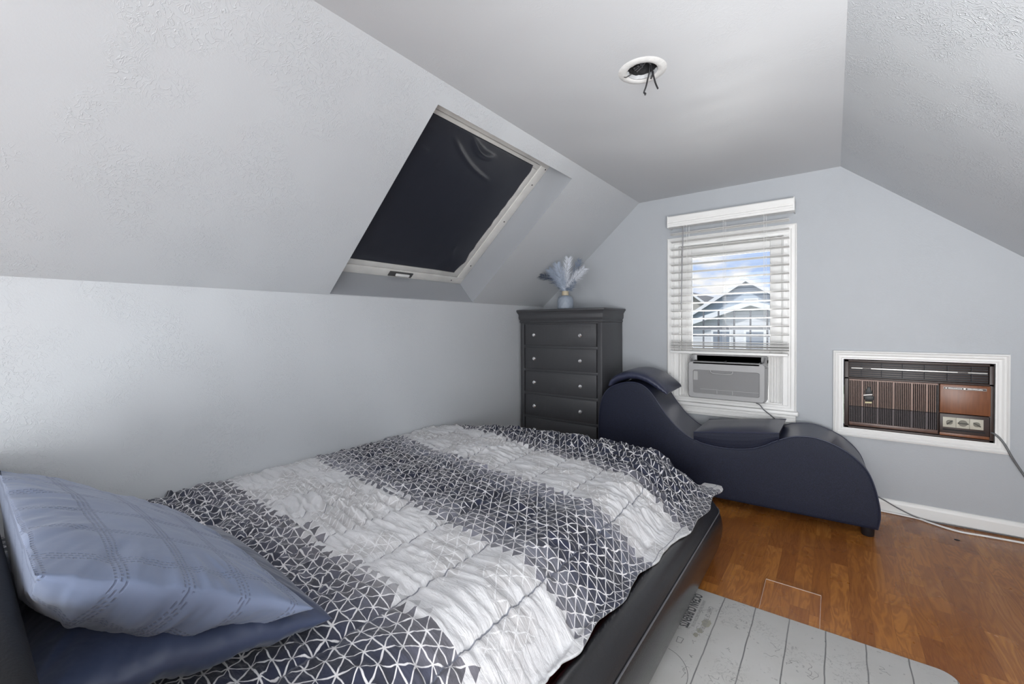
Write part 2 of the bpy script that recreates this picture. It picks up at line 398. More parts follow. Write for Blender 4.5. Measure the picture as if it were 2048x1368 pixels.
MB().tube(crom([(.035, .0, .03), (.036, .005, -.004), (.042, .006, -.030), (.050, .006, -.062), (.060, .004, -.088)], 5), .0032, 8).build('wire', m_wire, cf, smooth=True)
MB().tube(crom([(.03, .01, .01), (.036, .02, -.012), (.026, .022, -.030)], 5), .0035, 8).build('wire', m_wire, cf, smooth=True)
MB().tube(crom([(-.04, -.005, .0), (-.062, -.01, -.008), (-.07, -.015, -.004)], 5), .002, 8).build('wire', m_wire, cf, smooth=True)

# ------------------------------------------------------------------ skylight
sk = empty('window_1', (0, 0, 0)); tag(sk, kind='structure')
def srect(mb, s0, s1, y0, y1, o0, o1):
    v = [slope(s, y, o) for o in (o0, o1) for (s, y) in ((s0, y0), (s1, y0), (s1, y1), (s0, y1))]
    mb.add(v, [(0, 1, 2, 3), (4, 7, 6, 5), (0, 4, 5, 1), (1, 5, 6, 2), (2, 6, 7, 3), (3, 7, 4, 0)])
fr = MB()
a0, a1 = OS0, OS1; fwid = .075
srect(fr, a0, a0 + .07, OY0, OY1, OD - .005, OD + .05); srect(fr, a1 - .06, a1, OY0, OY1, OD - .005, OD + .05)
srect(fr, a0 + .07, a1 - .06, OY0, OY0 + fwid, OD - .005, OD + .05); srect(fr, a0 + .07, a1 - .06, OY1 - fwid, OY1, OD - .005, OD + .05)
fr.build('outer_frame', m_oldwhite, sk, bevel=.004)
sh = MB(); b0, b1, c0, c1_ = a0 + .073, a1 - .063, OY0 + .078, OY1 - .078
srect(sh, b0, b0 + .035, c0, c1_, OD - .001, OD + .05); srect(sh, b1 - .075, b1, c0, c1_, OD - .001, OD + .05)
srect(sh, b0 + .035, b1 - .075, c0, c0 + .06, OD - .001, OD + .05); srect(sh, b0 + .035, b1 - .075, c1_ - .075, c1_, OD - .001, OD + .05)
sh.build('sash', m_oldwhite, sk, bevel=.005)
gm = MB(); srect(gm, b0 + .02, b1 - .05, c0 + .03, c1_ - .05, OD + .03, OD + .034); gm.build('pane', m_glass, sk)
hm = MB()
srect(hm, a1 - .052, a1 - .012, 1.74, 1.93, OD - .012, OD - .004)
hm.build('latch_plate', mat('worn_dark_metal', (.12, .12, .12), .4, .6), sk, bevel=.003)
hm = MB(); srect(hm, a1 - .042, a1 - .022, 1.79, 1.90, OD - .022, OD - .010); hm.build('latch_lever', m_whitep, sk, bevel=.004)
for (s, y) in ((.30, OY1 - .035), (.62, OY1 - .035), (1.05, OY1 - .035), (a1 - .03, OY1 - .12), (.17, OY1 - .02)):
    p = Vector(slope(s, y, OD - .007)); q = Vector(slope(s, y, OD + .002))
    MB().tube([p, q], .005, 8).build('screw', m_dark, sk)
# blackout film
m_film, nb, b = newmat('blackout_film')
tc = nb.N.new('ShaderNodeTexCoord')
b.inputs['Base Color'].default_value = (.026, .029, .040, 1); b.inputs['Roughness'].default_value = .34
nb.L.new(nb.bump(nb.noise(tc.outputs['Object'], 300, 2), .2, .001), b.inputs['Normal'])
nS, nY = 110, 100
fs0, fs1, fy0, fy1 = b0 + .020, b1 - .045, c0 + .03, c1_ - .045
ss, yy_ = np.meshgrid(np.linspace(0, 1, nS), np.linspace(0, 1, nY), indexing='ij')
def crease(s0, y0, s1, y1, wd, am):
    dx, dy = s1 - s0, y1 - y0; l2 = dx * dx + dy * dy
    t = np.clip(((ss - s0) * dx + (yy_ - y0) * dy) / l2, 0, 1)
    bow = .03 * np.sin(t * np.pi)
    d = np.hypot(ss - s0 - t * dx - bow, yy_ - y0 - t * dy)
    return am * np.exp(-(d / wd) ** 2) * np.sin(np.pi * np.clip(t, .02, .98)) 
offm = OD - .003 + 0 * ss
offm -= crease(.06, .25, .22, .72, .012, .010) + crease(.10, .02, .20, .16, .012, .008) + crease(.02, .38, .07, .62, .018, .016)
offm -= crease(.22, .25, .42, .22, .010, .008) + crease(.27, .55, .36, .62, .010, .005) + crease(.40, .68, .55, .80, .010, .006) + crease(.84, .38, .97, .42, .010, .008) + crease(.75, .80, .97, .93, .016, .016)
offm += .004 * (fbm(ss * 5, yy_ * 5, 3) - .5)
# the lower far corner has curled off the pane, the far edge is ragged
curl = sstep(.80, 1.0, ss) * sstep(.80, 1.0, yy_)
offm -= .030 * curl
edge = fy1 - .012 * vnoise(ss * 22, ss * 0 + 3, 5) - .05 * sstep(.86, 1, ss) - .02 * sstep(.06, 0, ss)
Yv = fy0 + (edge - fy0) * yy_
Sv = fs0 + (fs1 - fs0) * ss - .02 * curl
P = np.stack([XC + ex * Sv + nx * offm, Yv, ZC + ez * Sv + nz * offm], -1)
film = obj('blackout_film', grid_mesh('blackout_film', P), m_film)
md = film.modifiers.new('s', 'SOLIDIFY'); md.thickness = .0006; md.offset = 0
tag(film, 'black blackout film stuck over the slanted skylight pane, lower corner curling', 'window film')

# ------------------------------------------------------------------ window in the far wall
wi = empty('window_2', (0, D, 0)); tag(wi, kind='structure')
g = MB(); g.frame(-1.046, -.197, .545, 1.822, [(0, 0), (0, .018), (.006, .022), (.012, .016), (.030, .016), (.036, .012), (.048, .012), (.048, -.02)], 0)
g.build('casing', m_white, wi, fix=False)
g = MB(); g.box(-1.06, -.185, -.055, .02, .535, .562); g.build('stool', m_white, wi, bevel=.006)
g = MB(); g.box(-1.04, -.20, -.022, 0, .470, .535); g.box(-1.04, -.20, -.028, 0, .512, .522); g.box(-1.04, -.20, -.028, 0, .485, .492); g.build('apron', m_white, wi, bevel=.003)
g = MB()
for (x0, x1) in ((WX0, WX0 + .035), (WX1 - .035, WX1)): g.box(x0, x1, .001, .15, WZ0 + .025, WZ1 - .035)
for k in range(3):
    g.box(WX0 + .035, WX0 + .045, .03 + k * .04, .038 + k * .04, WZ0 + .025, WZ1 - .035); g.box(WX1 - .045, WX1 - .035, .03 + k * .04, .038 + k * .04, WZ0 + .025, WZ1 - .035)
g.box(WX0, WX1, 0, .15, WZ1 - .035, WZ1); g.box(WX0, WX1, .0, .15, WZ0 - .01, WZ0 + .025)
g.build('jamb', m_whitep, wi)
GX0, GX1, GZ0, GZ1 = -.880, -.358, .965, 1.665
g = MB(); SX0, SX1 = WX0 + .045, WX1 - .045
g.box(SX0, GX0, .045, .085, .93, WZ1 - .035); g.box(GX1, SX1, .045, .085, .93, WZ1 - .035)
g.box(GX0, GX1, .045, .085, GZ1, WZ1 - .035); g.box(GX0, GX1, .045, .085, .93, GZ0)
g.build('sash', m_whitep, wi, bevel=.004)
g = MB(); g.box(GX0 - .005, GX1 + .005, .062, .066, GZ0 - .005, GZ1 + .005); g.build('pane', m_glass, wi)

# window air conditioner
ac = empty('window_air_conditioner', (0, D, .57)); tag(ac, 'grey-white window air conditioner unit sitting in the lower sash opening', 'air conditioner')
m_acw = mat('light_grey_plastic', (.36, .36, .365), .4)
m_acd = mat('dark_grey_plastic', (.16, .16, .165), .5)
X0, X1, Z0, Z1, YF = -.857, -.366, .045, .355, -.14
g = MB()
# hollow top: body with louvre slot
g.box(X0, X1, YF + .012, .16, Z0, Z1 - .078); 
g.box(X0, X0 + .012, -.05, .16, Z1 - .078, Z1 - .02); g.box(X1 - .012, X1, -.05, .16, Z1 - .078, Z1 - .02)
g.box(X0, X1, -.03, .16, Z1 - .055, Z1)
g.build('housing', m_acw, ac, bevel=.008)
g = MB()  # front fascia ring with recessed grille and sloped top lip
fx0, fx1 = X0, X1; hx0, hx1, hz0, hz1 = -.826, -.395, Z0 + .035, Z0 + .205
def rr(x0, x1, z0, z1, r, k=6):
    o = []
    for (cx_, cz_, a0_) in ((x1 - r, z0 + r, -90), (x1 - r, z1 - r, 0), (x0 + r, z1 - r, 90), (x0 + r, z0 + r, 180)):
        for i in range(k + 1):
            a = R(a0_ + 90 * i / k); o.append((cx_ + r * math.cos(a), cz_ + r * math.sin(a)))
    return o
O1 = rr(fx0, fx1, Z0, Z1 - .045, .022); O2 = rr(fx0 + .004, fx1 - .004, Z0 + .004, Z1 - .049, .02); I1 = rr(hx0, hx1, hz0, hz1, .018); I2 = rr(hx0 + .004, hx1 - .004, hz0 + .004, hz1 - .004, .016)
rg_ = [[(x, YF + .02, z) for x, z in O1], [(x, YF + .006, z) for x, z in O1], [(x, YF, z) for x, z in O2], [(x, YF, z) for x, z in I1], [(x, YF + .014, z) for x, z in I2]]
vs = [p for r_ in rg_ for p in r_]; n_ = len(O1); fs = []
for i in range(4):
    for k in range(n_): fs.append((i * n_ + k, i * n_ + (k + 1) % n_, (i + 1) * n_ + (k + 1) % n_, (i + 1) * n_ + k))
g.add(vs, fs); g.build('front_fascia', m_acw, ac, smooth=True)
m_mesh, nb, b = newmat('filter_mesh'); tc = nb.N.new('ShaderNodeTexCoord')
ck = nb.N.new('ShaderNodeTexChecker'); ck.inputs['Scale'].default_value = 420; nb.L.new(tc.outputs['Object'], ck.inputs[0])
ck.inputs[1].default_value = (.16, .16, .165, 1); ck.inputs[2].default_value = (.26, .26, .265, 1); nb.L.new(ck.outputs[0], b.inputs['Base Color']); b.inputs['Roughness'].default_value = .6
MB().box(hx0 + .002, hx1 - .002, YF + .008, YF + .0112, hz0 + .002, hz1 - .002).build('filter_grille', m_mesh, ac)
g = MB(); g.box(hx0 + .05, hx1 - .008, YF + .005, YF + .0085, hz0 + .030, hz0 + .033)
for xx in (-.665, -.565): g.box(xx, xx + .004, YF + .005, YF + .0085, hz0 + .004, hz0 + .034)
g.build('grille_ribs', m_acw, ac)
MB().box(-.822, -.792, YF + .005, YF + .0085, hz1 - .075, hz1 - .012).build('sticker', mat('pale_sticker', (.36, .36, .36), .5), ac)
g = MB(); g.tube(crom([(-.705, YF - .001, hz1 + .002), (-.69, YF - .003, hz1 - .02), (-.575, YF - .003, hz1 - .021), (-.56, YF - .001, hz1 + .002)], 4), .004, 8); g.build('handle_lip', m_acw, ac, smooth=True)
for xx in (hx0 - .010, hx1 - .002):
    g = MB()
    g.box(xx, xx + .012, YF + .001, YF + .005, hz0 + .01, hz0 + .160)
    for k in range(22):
        z = hz0 + .01 + k * .007; g.box(xx, xx + .012, YF - .001, YF + .004, z, z + .004)
    g.build('side_vent', m_acw, ac)
g = MB(); lp = rr(X0 + .004, X1 - .004, YF + .008, -.028, .03)
g.prism(lp, lambda x, y: (x, y, Z1 - .074), lambda x, y: (x, y, Z1 - .066)); g.build('louver_well', m_acd, ac)
g = MB(); 
lo, li = rr(X0, X1, YF, -.02, .034), rr(X0 + .007, X1 - .007, YF + .008, -.03, .028)
rg_ = [[(x, y, Z1 - .06) for x, y in lo], [(x, y, Z1 - .050) for x, y in lo], [(x, y, Z1 - .050) for x, y in li], [(x, y, Z1 - .07) for x, y in li]]
rg_ = [[(x, y, z + .42 * (y - YF) * (1 if i in (1, 2) else 0)) for (x, y, z) in r_] for i, r_ in enumerate(rg_)]
n_ = len(lo); fs = []
for i in range(3):
    for k in range(n_): fs.append((i * n_ + k, i * n_ + (k + 1) % n_, (i + 1) * n_ + (k + 1) % n_, (i + 1) * n_ + k))
g.add([p for r_ in rg_ for p in r_], fs); g.build('top_lip', m_acw, ac, smooth=True)
g = MB()
for xx in (X0 + .03, (X0 + X1) / 2 - .01, X1 - .035): g.box(xx, xx + .004, YF + .012, -.03, Z1 - .066, Z1 - .040)
for k in range(2): g.box(X0 + .03, X1 - .03, YF + .03 + k * .03, YF + .034 + k * .03, Z1 - .066, Z1 - .050)
g.build('louver', m_acd, ac)
# accordion side curtains
def accordion(x0, x1):
    g = MB(); n = max(4, int((x1 - x0) / .008)); pts = [(x0 + (x1 - x0) * i / n, .035 + (.014 if i % 2 else 0)) for i in range(n + 1)]
    for a, c in zip(pts[:-1], pts[1:]): g.quad((a[0], a[1], .012), (c[0], c[1], .012), (c[0], c[1], .365), (a[0], a[1], .365))
    o = g.build('side_curtain', m_whitep, ac, fix=False); md = o.modifiers.new('s', 'SOLIDIFY'); md.thickness = .002
accordion(WX0 + .04, X0 - .002); accordion(X1 + .002, WX1 - .04)
g = MB(); g.box(WX0 + .036, WX1 - .036, .02, .06, .012, .03); g.box(WX0 + .036, WX1 - .036, .02, .06, .352, .368); g.build('mounting_rail', m_whitep, ac, bevel=.002)
m_gcord = mat('grey_cord', (.14, .145, .15), .5)
cd = MB().tube(crom([(-.42, YF + .02, Z0 - .004), (-.395, YF + .0, Z0 - .012), (-.37, YF - .012, Z0 - .04), (-.32, -.065, -.06), (-.285, -.045, -.11), (-.25, -.03, -.2), (-.2, -.025, -.35), (-.05, -.025, -.46), (.12, -.025, -.455), (.22, -.027, -.48), (.32, -.03, -.53), (.42, -.035, -.562), (.6, -.03, -.564), (.85, -.022, -.563)], 8), .0035, 8)
cd.build('power_cord', m_gcord, ac, smooth=True)

# blind -------------------------------------------------------------
bl = empty('window_blind', (0, D, 0)); tag(bl, 'white slatted window blind hanging from a moulded valance', 'blind')
BY = -.085
g = MB(); vp = [(-.045, 1.888), (-.115, 1.888), (-.118, 1.893), (-.118, 1.905), (-.113, 1.910), (-.118, 1.918), (-.112, 1.925), (-.118, 1.935), (-.118, 1.965), (-.112, 1.972), (-.105, 1.974), (-.045, 1.974)]
g.prism(vp, lambda y, z: (-1.015, y, z), lambda y, z: (-.209, y, z)); g.build('valance', m_white, bl)
for xx in (-1.017, -.211): MB().box(xx, xx + .006, -.119, -.002, 1.887, 1.975).build('valance_return', m_white, bl, bevel=.001)
MB().box(-.99, -.24, -.045, -.002, 1.925, 1.965).build('headrail', m_white, bl)
slat_m = bpy.data.materials.new('blind_slat'); slat_m.use_nodes = True; sb = slat_m.node_tree.nodes['Principled BSDF']
sb.inputs['Base Color'].default_value = (.66, .655, .64, 1); sb.inputs['Roughness'].default_value = .4
def slat_mesh(tilt, droop=0):
    g = MB(); n = 6; xa, xb = -.998, -.236; pr = []
    for i in range(n + 1):
        t = i / n * 2 - 1; yy = t * .025; zz = .0025 * (1 - t * t)
        pr.append((yy * math.cos(tilt) - zz * math.sin(tilt), yy * math.sin(tilt) + zz * math.cos(tilt)))
    top = pr; bot = [(y, z - .0028) for y, z in pr][::-1]
    g.prism(top + bot, lambda y, z: (xa, y, z), lambda y, z: (xb, y, z)); return g.mesh('slat', smooth=True)
sm_ = slat_mesh(R(-7)); 
zs = [1.838 - .0585 * i for i in range(15)]
for i, z in enumerate(zs):
    o = obj('slat', sm_, slat_m if i == 0 else None, bl); o.location = (0, BY, z)
for i in range(5):
    o = obj('slat', sm_, None, bl); o.location = (0, BY - .002 * (i % 2), 1.004 - .009 * i); o.rotation_euler = (R([3, -4, 5, -2, 3][i]), R([.2, -.15, .1, -.2, .1][i]), 0)
MB().box(-.996, -.238, BY - .026, BY + .026, .934, .952).build('bottom_rail', m_white, bl, bevel=.004)
for xx in (-.875, -.628, -.378):
    g = MB(); 
    for dy in (-.027, .027): g.tube([(xx, BY + dy, 1.89), (xx, BY + dy, .95)], .0009, 5)
    g.tube([(xx + .012, BY, 1.89), (xx + .012, BY, .95)], .0009, 5)
    for z in zs: g.tube([(xx, BY - .027, z - .006), (xx, BY + .027, z + .002)], .0007, 4)
    g.build('ladder_cord', m_whitep, bl)
MB().tube([(-.898, BY - .033, 1.885), (-.905, BY - .034, 1.66), (-.913, BY - .035, 1.262)], .0042, 8).build('tilt_wand', mat('clear_grey_wand', (.30, .30, .31), .25), bl, smooth=True)

# ------------------------------------------------------------------ wall air conditioner and its trim
g = MB(); g.frame(-.001, .756, .440, .978, [(0, 0), (0, .020), (.008, .024), (.014, .016), (.022, .019), (.030, .013), (.040, .014), (.047, .010), (.052, .010), (.052, -.06)], D)
t1 = g.build('trim_1', m_white, fix=False); tag(t1, kind='structure')
wa = empty('wall_air_conditioner', (0, D, 0)); tag(wa, 'old wood-grain built-in air conditioner framed in the far wall', 'air conditioner')
m_brown = mat('dark_brown_plastic', (.030, .016, .013), .45)
def woodm(name, a, b_, sc_):
    m, nb, b = newmat(name); tc = nb.N.new('ShaderNodeTexCoord'); sp = nb.N.new('ShaderNodeSeparateXYZ'); nb.L.new(tc.outputs['Object'], sp.inputs[0])
    v = nb.comb(nb.math('MULTIPLY', sp.outputs[0], sc_), 0.0, nb.math('MULTIPLY', sp.outputs[2], 3.0))
    nb.L.new(nb.mix(nb.noise(v, 3, 5, .5), a, b_), b.inputs['Base Color']); b.inputs['Roughness'].default_value = .4
    return m
m_wood = woodm('woodgrain_vinyl', (.09, .026, .010), (.26, .095, .035), 30)
m_wood2 = woodm('woodgrain_slat', (.10, .042, .026), (.22, .11, .07), 30)
m_plum = mat('aged_brown_slat', (.055, .038, .042), .5)
hx0, hx1, hz0, hz1 = .056, .700, .490, .922
g = MB(); g.box(hx0, hx1, .02, .14, hz0, hz1)
for bx in ((hx0, hx0 + .022, hz0, hz1), (hx1 - .018, hx1, hz0, hz1), (hx0, hx1, hz1 - .014, hz1), (hx0, hx1, hz0, hz0 + .014), (hx0, hx1, .800, .812)): g.box(bx[0], bx[1], -.004, .03, bx[2], bx[3])
g.build('housing', m_brown, wa, bevel=.002)
m_lou = mat('louver_near_black', (.005, .008, .016), .45, spec=.3)
g = MB()
for k in range(7): g.box(.084, .680, .006, .018, .818 + k * .0135, .8215 + k * .0135)
for k in range(6): g.box(.14 + k * .095, .1415 + k * .095, -.0, .012, .817, .905)
g.build('louver', m_lou, wa)
g = MB().box(.090, .675, -.008, -.001, .866, .874); g.build('louver_bar', mat('brushed_aluminium', (.55, .54, .52), .35, .5), wa, bevel=.001)
MB().box(.145, .185, -.0095, -.008, .8675, .8725).build('louver_tab', m_brown, wa, bevel=.001)
MB().box(.560, .600, -.0095, -.008, .8675, .8725).build('louver_tab', m_brown, wa, bevel=.001)
# grille
MB().box(.080, .482, .016, .022, .512, .800).build('grille_backing', m_dark, wa)
ups = MB(); los = MB(); wide = [.136, .210, .287, .365, .432]
x = .082
while x < .476:
    nearw = [q for q in wide if abs(x - q) < .0035]
    wd = .0105 if nearw else .0034
    ups.box(x, x + wd, -.006, .018, .6325, .797); los.box(x, x + wd, -.003, .018, .530, .6285); x += wd + .0048
ups.box(.080, .482, -.004, .018, .792, .800)
ups.build('grille_slats', m_wood2, wa); los.build('lower_grille_slats', m_plum, wa)
MB().box(.080, .482, -.006, .018, .510, .531).build('grille_sill', woodm('worn_brown', (.06, .03, .022), (.15, .08, .06), 20), wa, bevel=.001)
MB().box(.489, .688, -.008, .02, .636, .800).build('access_door', m_wood, wa, bevel=.002)
g = MB().box(.503, .672, -.0105, -.008, .7725, .786); g.build('nameplate', mat('worn_nameplate', (.42, .40, .38), .45, .2), wa, bevel=.0005)
for (a, c) in ((.505, .582), (.592, .670)): MB().box(a, c, -.0112, -.0104, .7745, .784).build('nameplate_panel', m_brown, wa)
g = MB(); rc = random.Random(5)
for (a, c) in ((.522, .575), (.598, .655)):
    x = a
    while x < c:
        wd = rc.uniform(.0018, .0034); g.box(x, x + wd, -.0116, -.0111, .7768, .7768 + rc.uniform(.0035, .0052)); x += wd + .0008
g.lathe([(.0001, -.0117), (.0033, -.0117), (.0033, -.0111)], .514, .779, 12, axis='y', cap=False); g.lathe([(.0001, -.0117), (.0036, -.0117), (.0036, -.0111)], .587, .779, 12, axis='y', cap=False)
g.build('nameplate_lettering', m_whitep, wa)
MB().box(.489, .688, -.004, .02, .512, .632).build('control_housing', m_brown, wa, bevel=.002)
MB().box(.489, .684, -.007, .0, .507, .523).build('control_sill', m_wood, wa, bevel=.001)
g = MB(); m_panel = mat('ivory_panel', (.46, .44, .37), .5)
for k in range(3): g.box(.502 + k * .0535, .502 + k * .0535 + .0525, -.007, -.003, .556, .613)
g.build('control_panel', m_panel, wa, bevel=.0006)
MB().box(.502, .668, -.0065, -.003, .538, .545).build('control_strip', m_dark, wa)
for k, (rot, wd) in enumerate(((45, .0165), (0, .021), (-35, .0165))):
    kx_ = .529 + k * .0535; kz = .584
    g = MB().lathe([(.0001, -.011), (wd - .004, -.011), (wd - .003, -.007)], kx_, kz, 24, axis='y', cap=False)
    kb = g.build('knob', mat('olive_grey_knob', (.15, .14, .11), .45), wa, smooth=True)
    c_, s_ = math.cos(R(rot)), math.sin(R(rot)); pl_ = [(-wd, -.003), (wd, -.003), (wd, .003), (-wd, .003)]
    g = MB(); g.prism([(kx_ + a * c_ - c * s_, kz + a * s_ + c * c_) for a, c in pl_], lambda x, z: (x, -.017, z), lambda x, z: (x, -.0105, z)); g.build('knob_grip', mat('dark_knob_grip', (.05, .05, .04), .5), kb, bevel=.001)
# stickers on the grille
bdg = mat('dark_emblem', (.016, .017, .018), .5)
g = MB(); g.prism([(.158, .712), (.190, .716), (.194, .728), (.186, .738), (.186, .750), (.178, .760), (.168, .756), (.165, .742), (.156, .730)], lambda x, z: (x, -.012, z), lambda x, z: (x, -.005, z)); g.build('emblem', bdg, wa, bevel=.002)
g = MB(); g.prism([(.160, .668), (.190, .668), (.202, .684), (.200, .700), (.188, .704), (.168, .702), (.150, .694)], lambda x, z: (x, -.012, z), lambda x, z: (x, -.005, z)); g.build('emblem', bdg, wa, bevel=.002)
g = MB(); g.prism([(.150, .700), (.192, .708), (.192, .716), (.150, .708)], lambda x, z: (x, -.0135, z), lambda x, z: (x, -.010, z)); g.build('paper_label', mat('white_label', (.62, .6, .58), .5), wa)
g = MB(); g.prism([(.158, .655), (.190, .657), (.190, .666), (.158, .664)], lambda x, z: (x, -.0105, z), lambda x, z: (x, -.006, z)); g.build('paper_label', mat('yellow_label', (.58, .52, .30), .5), wa)
cd = MB().tube(crom([(.685, .01, .548), (.702, -.012, .543), (.722, -.022, .520), (.740, -.030, .485), (.757, -.034, .441), (.785, -.02, .385), (.83, -.012, .30), (.90, -.010, .17), (.945, -.012, .10)], 8), .0055, 8)
cd.build('power_cord', m_gcord, wa, smooth=True)

# ------------------------------------------------------------------ baseboards
def base(name, pts):
    g = MB(); pr = [(0, 0), (.014, 0), (.014, .060), (.010, .072), (.006, .080), (0, .082)]
    (x0, y0), (x1, y1), (nx_, ny_) = pts
    g.prism(pr, lambda d, z: (x0 + nx_ * d, y0 + ny_ * d, z), lambda d, z: (x1 + nx_ * d, y1 + ny_ * d, z))
    o = g.build(name, m_white); tag(o, kind='structure')
base('baseboard_far', ((XK, D), (XW, D), (0, -1))); base('baseboard_right', ((XW, YB), (XW, D), (-1, 0))); base('baseboard_left', ((XK, YB), (XK, D), (1, 0)))
co = MB().tube(crom([(.955, 3.33, .006), (.80, 3.345, .006), (.66, 3.335, .006), (.55, 3.325, .006), (.45, 3.372, .006), (.40, 3.405, .006), (.34, 3.412, .006), (.24, 3.416, .006), (.1, 3.405, .006), (-.1, 3.40, .006)], 8), .0055, 8)
o = co.build('white_cord', mat('white_cable', (.78, .78, .77), .4), smooth=True); tag(o, 'white cable lying on the floor along the far baseboard', 'cable')

# ------------------------------------------------------------------ chest of drawers
ch = empty('chest_of_drawers', (-1.805, 3.225, 0)); tag(ch, 'tall charcoal chest of drawers with crystal knobs in the far corner', 'chest of drawers')
def chl(x): return x + 1.805
CX0, CX1, CYF, CYB = -2.19 + 1.805, -1.42 + 1.805, 3.03 - 3.225, 3.424 - 3.225
g = MB(); g.box(CX0, CX0 + .035, CYF, CYB, .06, 1.18); g.box(CX1 - .035, CX1, CYF, CYB, .06, 1.18); g.box(CX0, CX1, CYB - .01, CYB, .06, 1.18)
for z in (.152, .3555, .5565, .7575, .9585, 1.1615): g.box(CX0 + .03, CX1 - .03, CYF + .001, CYF + .05, z, z + (.023 if z < 1.1 else .02))
g.box(CX0 + .01, CX1 - .01, CYF + .02, CYB - .01, .1, 1.17)
g.build('body', m_chest, ch, bevel=.0015)
# crown moulding: rings going up
prof = [(0, 1.172), (.006, 1.176), (.007, 1.184), (.003, 1.190), (.004, 1.196), (.010, 1.202), (.013, 1.220), (.012, 1.236), (.014, 1.248), (.021, 1.258), (.024, 1.266), (.030, 1.268), (.031, 1.280), (.027, 1.284)]
rings = []
for (o_, z) in prof:
    e = min(o_, .024); rings.append([(CX0 - e, CYF - o_, z), (CX1 + o_, CYF - o_, z), (CX1 + o_, CYB, z), (CX0 - e, CYB, z)])
vs = [p for r_ in rings for p in r_]; fs = []
for i in range(len(prof) - 1):
    for k in range(4): fs.append((i * 4 + k, i * 4 + (k + 1) % 4, (i + 1) * 4 + (k + 1) % 4, (i + 1) * 4 + k))
fs += [(0, 3, 2, 1), tuple(4 * (len(prof) - 1) + i for i in range(4))]
MB().add(vs, fs).build('crown_top', m_chest, ch, bevel=.0012)
g = MB(); g.box(CX0 - .004, CX1 + .004, CYF - .006, CYB, .0, .09); g.box(CX0 + .1, CX1 - .1, CYF - .007, CYF - .002, .0, .05)
g.build('plinth', m_chest, ch, bevel=.003)
# drawer fronts with embossed patches
m_drawer, nb, b = newmat('charcoal_embossed'); tc = nb.N.new('ShaderNodeTexCoord'); sp = nb.N.new('ShaderNodeSeparateXYZ'); nb.L.new(tc.outputs['Object'], sp.inputs[0])
gx = nb.math('ABSOLUTE', nb.math('SUBTRACT', nb.math('FRACT', nb.math('DIVIDE', sp.outputs[0], .0125)), .5)); gz = nb.math('ABSOLUTE', nb.math('SUBTRACT', nb.math('FRACT', nb.math('DIVIDE', sp.outputs[2], .009)), .5))
ln = nb.math('MAXIMUM', nb.smooth(gx, .36, .5), nb.smooth(gz, .36, .5)); ms = nb.smooth(nb.noise(tc.outputs['Object'], 5, 2), .45, .6)
nb.L.new(nb.bump(nb.math('MULTIPLY', ln, ms), .5, .0012), b.inputs['Normal']); b.inputs['Base Color'].default_value = (.052, .053, .058, 1); b.inputs['Roughness'].default_value = .36
kprof = [(.0001, 0), (.0075, 0), (.006, -.006), (.005, -.012), (.011, -.016), (.0155, -.022), (.0155, -.028), (.010, -.034), (.0001, -.036)]
m_crystal = mat('crystal_knob', (.86, .86, .87), .08, .75)
for i in range(5):
    zt = 1.161 - .2012 * i; zb = zt - .180
    g = MB().box(CX0 + .052, CX1 - .047, CYF - .004, CYF + .03, zb, zt); dr = g.build('drawer', m_drawer, ch, bevel=.0025)
    for kx_ in (chl(-2.032), chl(-1.595)):
        k = MB().lathe([(r, CYF - .004 + h) for r, h in kprof], kx_, zb + .088, 10, axis='y').build('knob', m_crystal, dr)
        tag(k, 'faceted clear knob')

# vase and plumes ----------------------------------------------------
VX, VY, VZ = -1.798, 3.13, 1.2845
va = empty('vase', (VX, VY, VZ)); tag(va, 'small blue-grey ribbed vase with beige neck on the charcoal chest', 'vase')
m_vase = mat('matt_blue_grey_ceramic', (.27, .31, .37), .5)
nu, nv = 64, 26; vs = []; fs = []
vprof = crom([(.062, .0), (.067, .005), (.068, .03), (.068, .065), (.065, .088), (.054, .105), (.036, .114), (.028, .117)], 4)
nv = len(vprof)
for j, (r, z) in enumerate(vprof):
    for k in range(96):
        a = 2 * math.pi * k / 96; d = 0
        if .004 < z < .108:
            u = a * 12 / (2 * math.pi); v = z / .022
            d = .0028 * (abs(math.sin(math.pi * (u + v * .5))) * abs(math.sin(math.pi * (u - v * .5)))) ** .6
        vs.append(((r - .003 + d) * math.cos(a), (r - .003 + d) * math.sin(a), z))
for j in range(nv - 1):
    for k in range(96): fs.append((j * 96 + k, j * 96 + (k + 1) % 96, (j + 1) * 96 + (k + 1) % 96, (j + 1) * 96 + k))
fs.append(tuple(range(96))[::-1])
MB().add(vs, fs).build('body', m_vase, va, smooth=True)
g = MB().lathe([(.024, .112), (.0285, .116), (.0285, .150), (.0265, .152), (.024, .150), (.024, .115)], 0, 0, 32, cap=False); g.build('neck', mat('beige_neck', (.50, .43, .31), .55), va, smooth=True)

